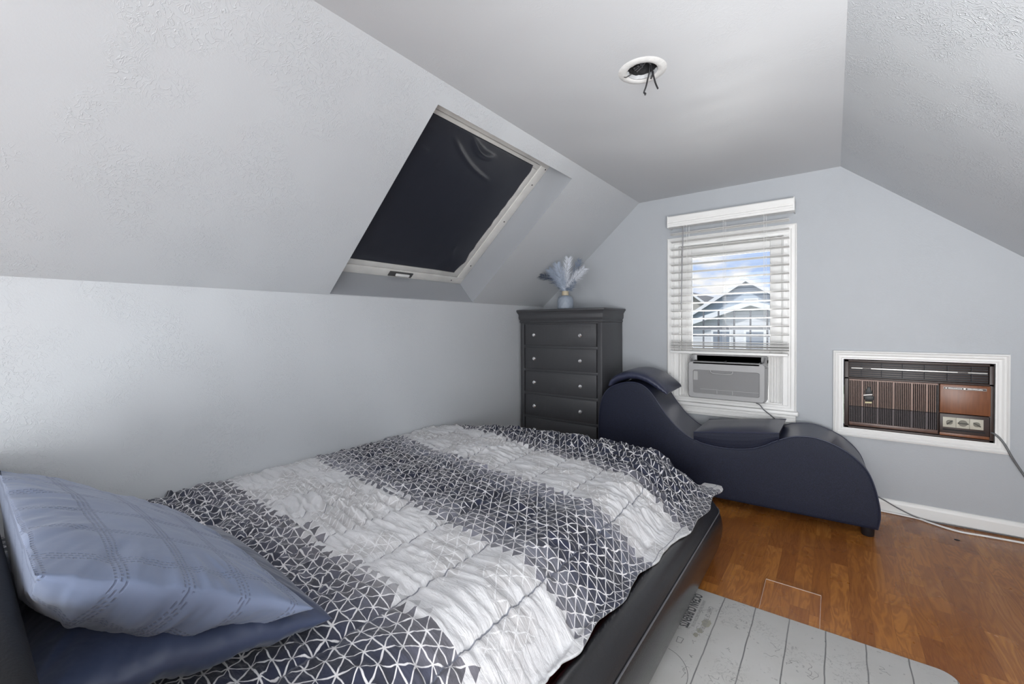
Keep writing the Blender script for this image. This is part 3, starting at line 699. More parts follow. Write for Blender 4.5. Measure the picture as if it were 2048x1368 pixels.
def plume(tip, bend, col, wid, nb_, seed, label, droop=.3, dark=0):
    rc = random.Random(seed); base_ = Vector((VX, VY, VZ + .06)); mouth = Vector((VX + (tip[0] - VX) * .06, VY + (tip[1] - VY) * .06, VZ + .152)); tip = Vector(tip)
    mid = mouth.lerp(tip, .5) + Vector(bend)
    pts = [Vector(p) for p in crom([tuple(base_), tuple(mouth), tuple(mid), tuple(tip)], 12)]
    g = MB(); n = len(pts); g.tube(pts, [.0017 * (1 - .75 * i / (n - 1)) for i in range(n)], 5)
    axis = (tip - mouth).normalized(); view = Vector((-.5, .8, 0)).normalized(); side = axis.cross(view).normalized()
    L = (tip - mouth).length
    for k in range(nb_):
        t = rc.random() ** .85; i = 12 + int(t * (n - 14)); p = pts[min(i, n - 2)]; d = (pts[min(i + 1, n - 1)] - p).normalized()
        sgn = rc.choice((-1, 1)); l = wid * (.6 + .8 * math.sin(math.pi * min(1, .22 + t * .72))) * rc.uniform(.5, 1.3)
        s = (side * sgn + view * rc.uniform(-.35, .35)).normalized()
        a = rc.uniform(.45, 1.25)
        q1 = p + (s * math.sin(a * .8) + d * math.cos(a * .8)) * l * .5
        q2 = q1 + (s * math.sin(a * .55) + d * math.cos(a * .55) + Vector((0, 0, -droop * .5))).normalized() * l * .5
        w_ = .0011; nn = d * w_
        g.add([p - nn, p + nn, q1 + nn * .8, q1 - nn * .8, q2], [(0, 1, 2, 3), (3, 2, 4)])
    m = mat('plume', col, .8, var=(60, .12))
    o = g.build('feather_plume', m, fix=False); md = o.modifiers.new('s', 'SOLIDIFY'); md.thickness = .0006
    tag(o, label, 'feather', 'dyed feather plumes in the vase'); return o
PB = (.42, .48, .58); PW = (.70, .73, .79); PD = (.035, .05, .085)
plume((-1.795, 2.99, 1.655), (0, 0, .0), PB, .055, 620, 1, 'pale blue feather standing upright in the vase')
plume((-1.715, 3.04, 1.700), (-.01, 0, .0), PW, .052, 560, 2, 'whitish feather leaning slightly right, tallest in the vase')
plume((-1.555, 3.02, 1.600), (.0, 0, .02), PW, .050, 560, 3, 'white feather arching far right out of the vase')
plume((-1.655, 3.12, 1.690), (.01, 0, .0), (.16, .20, .28), .045, 360, 4, 'slate blue feather with dark tip behind the white ones')
plume((-1.935, 2.95, 1.560), (.015, 0, .035), PD, .046, 380, 5, 'dark navy feather curving left from the vase')
plume((-1.855, 2.96, 1.610), (.005, 0, .01), (.30, .35, .44), .050, 520, 6, 'mid blue-grey feather left of the upright one')
plume((-1.640, 3.02, 1.500), (.0, 0, -.012), (.22, .27, .36), .030, 240, 7, 'small grey feather low on the right of the vase')

# ------------------------------------------------------------------ chaise
cz = empty('curved_chaise', (0, 2.94, 0), math.atan(.055)); tag(cz, 'navy wave-shaped chaise lounge in front of the window', 'chaise lounge')
PF = [(-1.372, .06), (-1.372, .347), (-1.366, .525), (-1.338, .635), (-1.286, .698), (-1.207, .736), (-1.131, .749), (-1.068, .740), (-1.016, .708), (-.975, .662), (-.935, .602), (-.876, .524), (-.818, .466), (-.752, .420), (-.688, .394), (-.617, .381), (-.531, .378), (-.447, .386), (-.383, .401), (-.33, .424), (-.29, .449), (-.244, .474), (-.193, .496), (-.142, .506), (-.086, .507), (-.031, .494), (.023, .472), (.075, .439), (.126, .390), (.158, .339), (.180, .271), (.193, .209), (.200, .16), (.200, .11), (.190, .055)]
CW = .405
top = crom(PF, 4)
g = MB(); poly = top
g.prism(poly, lambda x, z: (x, .012, z), lambda x, z: (x, CW - .012, z))
g.build('top_cover', m_navyleather, cz, smooth=True)
# padded side panels, slightly bulged
def side_panel(y, sgn):
    n = len(top); cxm = -.58; czm = .30; vs = []; fs = []
    ins = [(1.0, .012), (1.0, .003), (.996, -.001), (.985, -.003), (.9, -.006), (.6, -.009)]
    pl = [np.array(p) for p in top]
    ctr = lambda p: np.array([min(max(p[0], -1.2), .06), .24])
    for (k, d) in ins:
        for p in pl:
            c = ctr(p); q = c + (p - c) * k; vs.append((q[0], y + sgn * d, q[1]))
    for i in range(len(ins) - 1):
        for j in range(n - 1): fs.append((i * n + j, i * n + j + 1, (i + 1) * n + j + 1, (i + 1) * n + j))
        fs.append((i * n + n - 1, i * n, (i + 1) * n, (i + 1) * n + n - 1))
    fs.append(tuple((len(ins) - 1) * n + j for j in range(n)))
    g = MB().add(vs, fs); return g.build('side_panel', m_navycloth, cz, smooth=True)
side_panel(0, 1); side_panel(CW, -1)
for y in (.0035, CW - .0035):
    MB().tube([(p[0], y, p[1]) for p in top], .0035, 8).build('piping', m_navyleather, cz, smooth=True)
for (x, y) in ((.155, .05), (.155, CW - .05), (-1.32, .05), (-1.32, CW - .05)):
    MB().lathe([(.024, 0), (.028, .004), (.031, .062)], x, y, 24).build('foot', m_blackfoot, cz, smooth=True)
# neck cushion
nc = empty('neck_cushion', (0, 2.94, 0), math.atan(.055)); tag(nc, 'navy leatherette neck cushion draped over the raised end of the chaise', 'cushion')
cl = crom([(-1.292, .712), (-1.262, .752), (-1.20, .784), (-1.13, .797), (-1.06, .789), (-.99, .760), (-.93, .720), (-.885, .688)], 6)
N = len(cl); K = 24; P = np.zeros((N, K + 1, 3))
for i, (x, z) in enumerate(cl):
    a = cl[max(i - 1, 0)]; c = cl[min(i + 1, N - 1)]; tx, tz = c[0] - a[0], c[1] - a[1]; l = math.hypot(tx, tz); ax_, az_ = -tz / l, tx / l
    t = i / (N - 1); th = .030 * (1 - abs(2 * t - 1) ** 3.2) ** .5 + .003
    for k in range(K + 1):
        ph = 2 * math.pi * k / K; cc, s2 = math.cos(ph), math.sin(ph)
        w_ = math.copysign(abs(cc) ** .45, cc) * (CW / 2 + .012); h = math.copysign(abs(s2) ** .8, s2) * th
        wr_ = .003 * math.sin(i * 2.1 + math.sin(i)) * abs(cc) ** 6 
        P[i, k] = (x + ax_ * (h + wr_), CW / 2 + w_, z + az_ * (h + wr_))
o = obj('cover', grid_mesh('cover', P), m_navyleather, nc)
for e_ in (0, -1): MB().add([tuple(P[e_, k]) for k in range(K)], [tuple(range(K))]).build('end_panel', m_navyleather, nc)
# seat wedge cushion
wc = empty('seat_cushion', (0, 2.94, 0), math.atan(.055)); tag(wc, 'flat-topped navy wedge cushion filling the dip of the chaise', 'cushion')
arc = [(x, z) for (x, z) in top if -.715 < x < -.262 and z < .5]
arc = [(x, z + .0065) for (x, z) in arc]
A_, B_ = (-.721, .455), (-.253, .511)
N = len(arc); vs = []; fs = []; K = 14
ns = 30; P = np.zeros((ns, K + 1, 3)); tt = np.linspace(0, 1, ns)
xs = A_[0] + (B_[0] - A_[0]) * tt; zt = A_[1] + (B_[1] - A_[1]) * tt
ax_ = np.array([p[0] for p in arc]); az_ = np.array([p[1] for p in arc]); o_ = np.argsort(ax_)
zb = np.interp(xs, ax_[o_], az_[o_]); zb = np.minimum(zb, zt - .002)
ys = np.linspace(0, 1, 26)
topP = np.zeros((ns, 26, 3)); botP = np.zeros((ns, 26, 3))
for i in range(ns):
    for j in range(26):
        yb = -.004 + (CW - .01) * ys[j]; bul = .016 * (1 - (2 * tt[i] - 1) ** 4) * (1 - (2 * ys[j] - 1) ** 4)
        sh = .028 * ys[j]
        topP[i, j] = (xs[i] + sh, yb, zt[i] + bul + .012 * ys[j]); botP[i, j] = (xs[i] + sh * .3, yb + .003, zb[i])
me = grid_mesh('top_panel', topP); obj('top_panel', me, m_navyleather, wc)
g = MB()
for i in range(ns - 1):
    for j in (0, 25):
        for k in range(4):
            f0, f1 = k / 4, (k + 1) / 4; bl_ = lambda i_, f: tuple(topP[i_, j] * (1 - f) + botP[i_, j] * f + np.array([0, (-1 if j == 0 else 1) * .006 * math.sin(math.pi * f), 0]))
            g.quad(bl_(i, f0), bl_(i + 1, f0), bl_(i + 1, f1), bl_(i, f1))
for i in (0, ns - 1):
    for j in range(25): g.quad(tuple(topP[i, j]), tuple(topP[i, j + 1]), tuple(botP[i, j + 1]), tuple(botP[i, j]))
for i in range(ns - 1):
    for j in range(25): g.quad(tuple(botP[i, j]), tuple(botP[i + 1, j]), tuple(botP[i + 1, j + 1]), tuple(botP[i, j + 1]))
g.build('side_panel', m_navycloth, wc, smooth=True)
for j in (0, 25): MB().tube([tuple(topP[i, j]) for i in range(ns)], .003, 6).build('piping', m_navyleather, wc, smooth=True)

# ------------------------------------------------------------------ bed
bd = empty('bed_frame', (-1.3, 1.2, 0)); tag(bd, 'low upholstered black leather bed frame along the left wall', 'bed')
BM = Vector((1.3, -1.2, 0))
rprof = [(-.07, .02), (-.07, .20), (-.066, .255), (-.045, .288), (-.015, .301), (.012, .292), (.034, .268), (.050, .238), (.060, .215), (.067, .180), (.064, .130), (.050, .07), (.03, .02)]
rprof = crom(rprof, 3)
def sweep(name, path, parent, m):
    n = len(rprof); vs = []; fs = []
    for i, p in enumerate(path):
        a = Vector(path[max(i - 1, 0)]); c = Vector(path[min(i + 1, len(path) - 1)]); t = (c - a).normalized(); o_ = Vector((t.y, -t.x, 0))
        for (d, z) in rprof: vs.append(Vector((p[0], p[1], 0)) + o_ * d + Vector((0, 0, z)) + BM)
    for i in range(len(path) - 1):
        for k in range(n): fs.append((i * n + k, i * n + (k + 1) % n, (i + 1) * n + (k + 1) % n, (i + 1) * n + k))
    fs += [tuple(range(n)), tuple((len(path) - 1) * n + k for k in range(n))[::-1]]
    return MB().add(vs, fs).build(name, m, parent, smooth=True)
def arcp(cx, cy, r, a0_, a1_, k=8): return [(cx + r * math.cos(R(a0_ + (a1_ - a0_) * i / k)), cy + r * math.sin(R(a0_ + (a1_ - a0_) * i / k)), 0) for i in range(k + 1)]
RX = -.490
pr_ = [(RX, -.02 + .1 * i, 0) for i in range(23)]; pr_ = [p for p in pr_ if p[1] < 2.2] + arcp(RX - .08, 2.22, .08, 0, 90)
# path runs toward +y: outward is +x  (t=(0,1) -> o=(1,0))
sr = sweep('side_rail', pr_, bd, m_blackleather)
pf_ = [(RX - .08, 2.30, 0), (-1.3, 2.30, 0), (-2.05, 2.30, 0)]
sweep('foot_rail', pf_, bd, m_blackleather)
MB().box(-2.205 + 1.3, -2.10 + 1.3, -.02 - 1.2, 2.33 - 1.2, .02, .28).build('side_rail', m_blackleather, bd, bevel=.03, seg=3)
pip = []
for i, p in enumerate(pr_[:-3]):
    a = Vector(pr_[max(i - 1, 0)]); c = Vector(pr_[min(i + 1, len(pr_) - 1)]); t = (c - a).normalized(); pip.append(Vector((p[0], p[1], .240)) + Vector((t.y, -t.x, 0)) * .052 + BM)
MB().tube(pip, .003, 8).build('piping', mat('black_piping', (.10, .10, .11), .22, spec=1.0), bd, smooth=True)
MB().box(-2.17 + 1.3, -.50 + 1.3, -.1 - 1.2, .062 - 1.2, .0, .75).build('headboard', mat('headboard_black', (.009, .009, .010), .6, spec=.3, bump=(220, .25, .002)), bd, bevel=.035, seg=4)
MB().box(-2.08 + 1.3, -.58 + 1.3, .0 - 1.2, 2.2 - 1.2, .10, .15).build('slat_base', m_dark, bd)
for (x, y) in ((-2.0, .2), (-.66, .2), (-2.0, 2.1), (-.66, 2.1)): MB().box(x - .03 + 1.3, x + .03 + 1.3, y - .03 - 1.2, y + .03 - 1.2, 0, .11).build('leg', m_blackfoot, bd)
g = MB().box(-2.10, -.77, .04, 2.18, .152, .42); mt = g.build('mattress', mat('red_sheet', (.25, .012, .02), .75), bevel=.05, seg=4)
MB().box(-.80, -.60, .04, 2.15, .155, .275).build('sheet_edge', mt.data.materials[0], mt, bevel=.03, seg=3)
tag(mt, 'mattress in a red sheet, only a sliver showing under the comforter edge', 'mattress')

# comforter ----------------------------------------------------------
m_com, nb, b = newmat('comforter_print')
uvn = nb.N.new('ShaderNodeUVMap'); uvn.uv_map = 'UVMap'; sp = nb.N.new('ShaderNodeSeparateXYZ'); nb.L.new(uvn.outputs[0], sp.inputs[0])
wob = nb.noise(uvn.outputs[0], 14, 2); wob2 = nb.noise(nb.comb(sp.outputs[1], sp.outputs[0], 3.0), 14, 2)
p_ = nb.math('ADD', sp.outputs[0], nb.math('MULTIPLY', nb.math('SUBTRACT', wob, .5), .016))
q_ = nb.math('ADD', sp.outputs[1], nb.math('MULTIPLY', nb.math('SUBTRACT', wob2, .5), .016))
S = .046; H = S * .8
a_ = nb.math('DIVIDE', q_, H); ps = nb.math('DIVIDE', p_, S); c_ = nb.math('SUBTRACT', ps, nb.math('MULTIPLY', a_, .5)); b_ = nb.math('ADD', ps, nb.math('MULTIPLY', a_, .5))
fa, fb, fc = [nb.math('FLOOR', v) for v in (a_, b_, c_)]
def ld(v): return nb.math('SUBTRACT', .5, nb.math('ABSOLUTE', nb.math('SUBTRACT', nb.math('FRACT', v), .5)))
dmin = nb.math('MINIMUM', nb.math('MINIMUM', ld(a_), ld(b_)), ld(c_))
wn_ = nb.noise(uvn.outputs[0], 30, 2)
line = nb.math('SUBTRACT', 1.0, nb.smooth(nb.math('SUBTRACT', dmin, nb.math('MULTIPLY', nb.math('SUBTRACT', wn_, .5), .10)), .026, .062))
isd = nb.math('SUBTRACT', nb.math('SUBTRACT', fb, fa), fc)
qrow = nb.math('MULTIPLY', nb.math('ADD', nb.math('SUBTRACT', fa, nb.math('MULTIPLY', isd, -.0)), nb.math('MULTIPLY', isd, 1.0)), H)
rndc = nb.white(fa, fc, isd); rndr = nb.white(nb.math('FLOOR', nb.math('MULTIPLY', fc, .34)), fa, 2.0)
qj = nb.math('ADD', qrow, nb.math('MULTIPLY', nb.math('SUBTRACT', rndr, .5), .035))
# colour by comforter length
els = [(0.0, (.30, .31, .36)), (.05, (.014, .019, .048)), (.085, (.010, .014, .040)), (.20, (.012, .017, .045)), (.225, (.05, .055, .09)), (.268, (.16, .155, .18)), (.272, (.60, .60, .615)),
       (.405, (.60, .60, .615)), (.409, (.20, .20, .24)), (.435, (.14, .145, .18)), (.465, (.012, .017, .045)), (.53, (.009, .012, .034)), (.565, (.10, .11, .15)), (.60, (.22, .22, .27)), (.604, (.60, .60, .615)),
       (.745, (.60, .60, .615)), (.75, (.14, .14, .17)), (.79, (.014, .019, .046)), (.92, (.010, .014, .038)), (.965, (.13, .13, .16)), (.972, (.70, .70, .71)), (1.0, (.70, .70, .71))]
cellc = nb.ramp(nb.math('DIVIDE', qj, 2.85), els, 'LINEAR')
dark = nb.ramp(nb.math('DIVIDE', qj, 2.85), [(p, (0, 0, 0)) if c[0] > .59 else (p, (1, 1, 1)) for p, c in els], 'LINEAR')
tone = nb.math('ADD', .5, nb.math('MULTIPLY', rndc, .55))
cellv = nb.mix(1.0, cellc, nb.comb(tone, tone, tone), 'MULTIPLY')
cellc2 = nb.mix(dark, cellc, cellv)
patch = nb.smooth(nb.noise(uvn.outputs[0], 4.5, 2), .46, .56)
faint = nb.mix(nb.math('MULTIPLY', patch, .75), (.60, .60, .615), (.44, .43, .435))
cell3 = nb.mix(dark, faint, cellc2)
linec = nb.mix(dark, nb.mix(nb.math('MULTIPLY', patch, .8), (.60, .60, .615), (.70, .70, .71)), (.68, .67, .68))
colr = nb.mix(line, cell3, linec)
sd_ = nb.math('MULTIPLY', nb.math('SUBTRACT', .5, nb.math('ABSOLUTE', nb.math('SUBTRACT', nb.math('FRACT', nb.math('ADD', nb.math('DIVIDE', nb.math('SUBTRACT', sp.outputs[0], 1.555), .222), 10.0)), .5))), .222)
thread = nb.math('SUBTRACT', 1.0, nb.smooth(sd_, .0012, .0028))
colr = nb.mix(nb.math('MULTIPLY', thread, .8), colr, (.10, .11, .15))
nb.L.new(colr, b.inputs['Base Color'])
b.inputs['Roughness'].default_value = .75; b.inputs['Sheen Weight'].default_value = .25
nfine = nb.noise(uvn.outputs[0], 55, 3, 1.2)
wr2 = nb.noise(nb.comb(nb.math('MULTIPLY', sp.outputs[0], 10.0), nb.math('MULTIPLY', sp.outputs[1], 42.0), 0.0), 1, 3, 1.0)
nb.L.new(nb.bump(nb.math('ADD', nb.math('MULTIPLY', nfine, .35), wr2), .65, .008), b.inputs['Normal'])

NP, NQ = 330, 400
pp, qq = np.meshgrid(np.linspace(0, 1.93, NP), np.linspace(0, 2.62, NQ), indexing='ij')
def fold_profile(s, s0, theta, r, ):
    # arclength s -> (horizontal, drop): flat to s0, arc of radius r by theta, then straight
    t = np.clip(s - s0, 0, None); al = r * theta
    inarc = t < al; an = np.where(inarc, t / r, theta)
    h = np.minimum(s, s0) + r * np.sin(an) + np.where(inarc, 0, (t - al) * np.cos(theta))
    d = r * (1 - np.cos(an)) + np.where(inarc, 0, (t - al) * np.sin(theta))
    return h, d
yq = .085 + qq
# right side
footw = sstep(1.35, 2.2, yq)
th = R(50) - R(14) * footw
pend = 1.770 - .02 * sstep(1.3, .9, yq) + .05 * footw + .02 * (fbm(qq * 3, qq * 0, 9) - .5) + .012 * np.sin(qq * 21)
ps_ = pp / 1.93 * pend
h, dz = fold_profile(ps_, 1.43 - .02 * footw, th, .22)
X = XK + .004 + h
# foot
xr = np.clip((X + 2.21) / 1.8, 0, 1)
yf = np.interp(X, [-2.21, -2.10, -2.0, -1.85, -1.5, -1.17, -.85, -.65, -.40], [1.98, 2.12, 2.20, 2.26, 2.31, 2.33, 2.30, 2.26, 2.24])
qend = yf - .085 + .25
qs_ = qq / 2.62 * qend
hy, dzy = fold_profile(qs_, yf - .085 - .05, R(58) + 0 * qs_, .12)
Y = .085 + hy
Z = .452 - np.minimum(dz + dzy * (1 - .5 * np.clip(dz / .15, 0, 1)), .235)
# quilting: channels along y every .225 m
seam0 = 1.555; per = .222
u = (ps_ - seam0) / per; du = np.abs(u - np.round(u)) * per
flat = 1 - sstep(1.60, 1.72, ps_)
Z += .010 * (np.clip(du / (per / 2), 0, 1) ** .6 - .6) - .0075 * np.exp(-(du / .0075) ** 2)
# gathers across the seams: ridges elongated along x
gn = fbm(ps_ * 5.5, qs_ * 26 + 1.5 * vnoise(ps_ * 4, qs_ * 4, 4), 11, 3); gr = 1 - np.abs(2 * gn - 1)
amp = .4 + 1.1 * sstep(.35, .75, vnoise(ps_ * 2.2, qs_ * 2.2, 21))
Z += .030 * (gr ** 1.8 - .5) * amp
gn2 = fbm(ps_ * 11 + 3 * vnoise(qs_ * 5, ps_ * 5, 8), qs_ * 15, 31, 3); Z += .018 * (1 - np.abs(2 * gn2 - 1)) ** 2 * np.clip(amp, .5, 1.3)
g3 = fbm(ps_ * 8, qs_ * 75, 41, 2); Z += .006 * (g3 - .5) * np.exp(-(du / .03) ** 2) * 2
# vertical-ish folds in the side drop and hem ripple
sd = sstep(1.5, 1.75, ps_); X += .012 * sd * (fbm(qs_ * 9, ps_ * 2, 51, 2) - .5) * 2
fd = sstep(0, .25, dzy * 2); Y += .018 * fd * (fbm(ps_ * 9, qs_ * 2, 61, 2) - .5) * 2
# keep clear of mattress / rail below
rail_top = np.where((X > -.565) & (X < -.40), .312 - np.clip(X + .47, 0, 1) * .9, 0)
smax = lambda a, b_: .5 * (a + b_ + np.sqrt((a - b_) ** 2 + .0006))
rail_top = .308 * sstep(-.60, -.54, X) * (1 - .25 * sstep(-.46, -.38, X))
Z = smax(Z, rail_top); Z = np.maximum(Z, np.where((X < -.82) & (Y < 2.17), .430, 0))
Z = smax(Z, .305 * sstep(2.16, 2.22, Y) * (1 - .2 * sstep(2.36, 2.46, Y)))
X = np.maximum(X, XK + .004)
P = np.stack([X, Y, Z], -1)
tq = np.clip((X + 2.2) / 1.7, 0, 1.1)
UV = np.stack([ps_, yq * 0 + (Y + dzy * .35) * (1 + .16 * tq)], -1)
com = obj('comforter', grid_mesh('comforter', P, UV), m_com)
md = com.modifiers.new('s', 'SOLIDIFY'); md.thickness = .008; md.offset = -1
tag(com, 'crumpled quilted comforter printed with navy and white triangle bands', 'comforter')

# pillows -------------------------------------------------------------
def pillow(ctr, ax, ay, W_, H_, T_, seed, minz, miny, n=120, pinch=.06, wr_=.010, Tb=None, minx=None):
    ax = Vector(ax).normalized(); ay = Vector(ay).normalized(); az = ax.cross(ay).normalized(); ctr = Vector(ctr)
    a, b2 = np.meshgrid(np.linspace(-1, 1, n), np.linspace(-1, 1, n), indexing='ij')
    A = np.sin(a * np.pi / 2) * .35 + a * .65; B = np.sin(b2 * np.pi / 2) * .35 + b2 * .65
    x = A * W_ / 2 * (1 - pinch * (1 - B ** 2)); y = B * H_ / 2 * (1 - pinch * 1.3 * (1 - A ** 2))
    prof = (np.clip((1 - A ** 2) * (1 - B ** 2), 0, 1)) ** .52
    er = np.maximum(np.abs(A), np.abs(B)); ang = np.arctan2(B, A)
    gath = (fbm(ang * 9 + 30, er * 2, seed, 3) - .5) * 2
    wrk = gath * wr_ * sstep(.45, .85, er) * (1 - sstep(.985, 1.0, er))
    wrk += (fbm(A * 3, B * 3, seed + 9, 3) - .5) * wr_ * 1.2 * (1 - sstep(.97, 1.0, er))
    out = []
    for sg, tt_ in ((1, T_), (-1, Tb or T_)):
        z = sg * prof * tt_ + wrk * (1 if sg > 0 else .5)
        Pn = np.zeros((n, n, 3))
        for i in range(3): Pn[..., i] = ctr[i] + ax[i] * x + ay[i] * y + az[i] * z
        Pn[..., 2] = np.maximum(Pn[..., 2], minz + (0.0 if sg < 0 else .002)); Pn[..., 1] = np.maximum(Pn[..., 1], miny + (.0 if sg < 0 else .002)); out.append(Pn)
    vs = np.concatenate([out[0].reshape(-1, 3), out[1].reshape(-1, 3)]); idx = np.arange(n * n).reshape(n, n)
    f1 = np.stack([idx[:-1, :-1], idx[1:, :-1], idx[1:, 1:], idx[:-1, 1:]], -1).reshape(-1, 4); f2 = f1[:, ::-1] + n * n
    me = bpy.data.meshes.new('pillow'); me.from_pydata(vs.tolist(), [], f1.tolist() + f2.tolist())
    l = me.uv_layers.new(name='UVMap'); uv = np.stack([x, y], -1).reshape(-1, 2); uv = np.concatenate([uv, uv])
    li = np.empty(len(me.loops), dtype=np.int32); me.loops.foreach_get('vertex_index', li); l.data.foreach_set('uv', uv[li].astype(np.float32).ravel())
    bm = bmesh.new(); bm.from_mesh(me); bmesh.ops.remove_doubles(bm, verts=bm.verts, dist=.0008); bm.to_mesh(me); bm.free()
    for p in me.polygons: p.use_smooth = True
    return me
m_pb, nb, b = newmat('blue_grey_quilted_cotton')
uvn = nb.N.new('ShaderNodeUVMap'); uvn.uv_map = 'UVMap'; sp = nb.N.new('ShaderNodeSeparateXYZ'); nb.L.new(uvn.outputs[0], sp.inputs[0])
def stitch(u, v, per, offs):
    d = nb.math('ABSOLUTE', nb.math('MULTIPLY', nb.math('SUBTRACT', nb.math('FRACT', nb.math('ADD', nb.math('DIVIDE', u, per), offs)), .5), per))
    tot = None
    for c0_, ph in ((0.0, 0.0), (.008, .5)):
        ln_ = nb.math('SUBTRACT', 1.0, nb.smooth(nb.math('ABSOLUTE', nb.math('SUBTRACT', d, c0_)), .0008, .0026))
        dsh = nb.smooth(nb.math('ABSOLUTE', nb.math('SUBTRACT', nb.math('FRACT', nb.math('ADD', nb.math('DIVIDE', v, .0085), ph)), .5)), .12, .3)
        t = nb.math('MULTIPLY', ln_, dsh); tot = t if tot is None else nb.math('MAXIMUM', tot, t)
    return tot
st = nb.math('MAXIMUM', stitch(sp.outputs[0], sp.outputs[1], .125, .1), stitch(sp.outputs[1], sp.outputs[0], .105, .3))
nz = nb.noise(uvn.outputs[0], 22, 3, .6)
nb.L.new(nb.bump(nb.math('SUBTRACT', nb.math('MULTIPLY', nz, .5), nb.math('MULTIPLY', st, 1.0)), .55, .004), b.inputs['Normal'])
nb.L.new(nb.mix(nb.math('MULTIPLY', st, .55), (.16, .20, .305), (.06, .078, .14)), b.inputs['Base Color']); b.inputs['Roughness'].default_value = .62; b.inputs['Sheen Weight'].default_value = .2
m_pn = mat('navy_satin', (.035, .048, .095), .42, bump=(7, .5, .02), sheen=.2)
o = obj('lower_pillow', pillow((-1.265, .292, .545), (1, -.02, 0), (0, -.90, .22), .72, .48, .095, 5, .474, .066, wr_=.012, pinch=.04), m_pn)
o.name = 'pillow'; tag(o, 'dark navy satin pillow lying beneath the blue quilted one', 'pillow')
o = obj('pillow', pillow((-1.245, .252, .690), (1, .03, -.02), (0, -.84, .55), .74, .47, .150, 2, .53, .068, wr_=.014, pinch=.03, Tb=.04), m_pb)
tag(o, 'blue-grey quilted pillow leaning on the black headboard, on top', 'pillow')

# ------------------------------------------------------------------ floor mat
m_mat, nb, b = newmat('printed_vinyl_mat'); tc = nb.N.new('ShaderNodeTexCoord'); sp = nb.N.new('ShaderNodeSeparateXYZ'); nb.L.new(tc.outputs['Object'], sp.inputs[0])
px = nb.math('DIVIDE', nb.math('ADD', sp.outputs[0], .473), .1135); wv = nb.math('MULTIPLY', nb.math('SUBTRACT', nb.noise(tc.outputs['Object'], 9, 2), .5), .06)
ld_ = nb.math('SUBTRACT', .5, nb.math('ABSOLUTE', nb.math('SUBTRACT', nb.math('FRACT', nb.math('ADD', px, wv)), .5)))
pl = nb.math('MULTIPLY', nb.math('SUBTRACT', 1.0, nb.smooth(ld_, .008, .026)), nb.math('ADD', .45, nb.math('MULTIPLY', nb.noise(tc.outputs['Object'], 6, 2), .7)))
sc1 = nb.noise(tc.outputs['Object'], 17, 4, 3.0); scr = nb.math('SUBTRACT', 1.0, nb.smooth(nb.math('ABSOLUTE', nb.math('SUBTRACT', sc1, .5)), .004, .016))
scm = nb.smooth(nb.noise(tc.outputs['Object'], 5.3, 2), .50, .60)
sp1 = nb.smooth(nb.noise(tc.outputs['Object'], 70, 2), .68, .74)
mk = nb.math('MAXIMUM', nb.math('MULTIPLY', nb.math('MULTIPLY', scr, scm), .45), nb.math('MULTIPLY', sp1, .35))
bc = nb.mix(nb.noise(tc.outputs['Object'], 6, 4), (.56, .55, .52), (.68, .675, .66))
nb.L.new(nb.mix(nb.math('MINIMUM', nb.math('ADD', mk, pl), .9), bc, (.12, .12, .125)), b.inputs['Base Color']); b.inputs['Roughness'].default_value = .5
mx0, mx1, my0, my1, rr_ = -.535, .325, .55, 1.945, .05
out = []
for (cx_, cy_, a0_) in ((mx1 - rr_, my0 + rr_, -90), (mx1 - rr_, my1 - rr_, 0), (mx0 + rr_, my1 - rr_, 90), (mx0 + rr_, my0 + rr_, 180)):
    for i in range(9): a = R(a0_ + 90 * i / 8); out.append((cx_ + rr_ * math.cos(a), cy_ + rr_ * math.sin(a)))
rotm = R(1.2); out = [(x, y + (x - mx0) * math.tan(rotm) * 1.0) for x, y in out]
fm = MB(); fm.prism(out, lambda x, y: (x, y, .0002), lambda x, y: (x, y, .0048)); mat_o = fm.build('floor_mat', m_mat, bevel=.001)
tag(mat_o, 'white plank-print vinyl floor mat with old chart lettering beside the bed', 'mat')
def text(s, x, y, size, rot, m, sx=1.0, bold=0.0, sp_=1.0):
    cu = bpy.data.curves.new('t', 'FONT'); cu.body = s; cu.size = size; cu.offset = bold; cu.space_character = sp_; cu.resolution_u = 3
    t = bpy.data.objects.new('t', cu); C.objects.link(t); bpy.context.view_layer.update()
    dg = bpy.context.evaluated_depsgraph_get(); me = bpy.data.meshes.new_from_object(t.evaluated_get(dg)); bpy.data.objects.remove(t)
    c, s2 = math.cos(rot), math.sin(rot)
    for v in me.vertices:
        a, q = v.co.x * sx, v.co.y; v.co = (x + a * c - q * s2, y + a * s2 + q * c, .0052)
    return obj('lettering', me, m, mat_o)
m_ink = mat('grey_print_ink', (.10, .10, .105), .6); m_ink2 = mat('faint_print_ink', (.24, .24, .24), .6)
text('OCEAN CURRENTS', -.468, 1.905, .046, R(-90), m_ink, .62, .0016, .95)
text('SHEWING THE FORM & DIRECTION OF THE', -.428, 1.875, .0155, R(-90), m_ink2, .62)
text('CHART OF THE WORLD', -.399, 1.850, .024, R(-90), m_ink2, .66)
g = MB(); rc = random.Random(4)
def blob(cx_, cy_, rx, ry, sd):
    rc = random.Random(sd); n = 18; g.add([(cx_ + rx * rc.uniform(.75, 1.1) * math.cos(2 * math.pi * k / n), cy_ + ry * rc.uniform(.75, 1.1) * math.sin(2 * math.pi * k / n), .0051) for k in range(n)], [tuple(range(n))])
blob(-.385, 1.735, .017, .030, 1); blob(-.395, 1.678, .011, .015, 2); blob(-.402, 1.648, .009, .013, 3)
g.build('stain', mat('mat_stain', (.33, .32, .27), .6), mat_o)
g = MB()
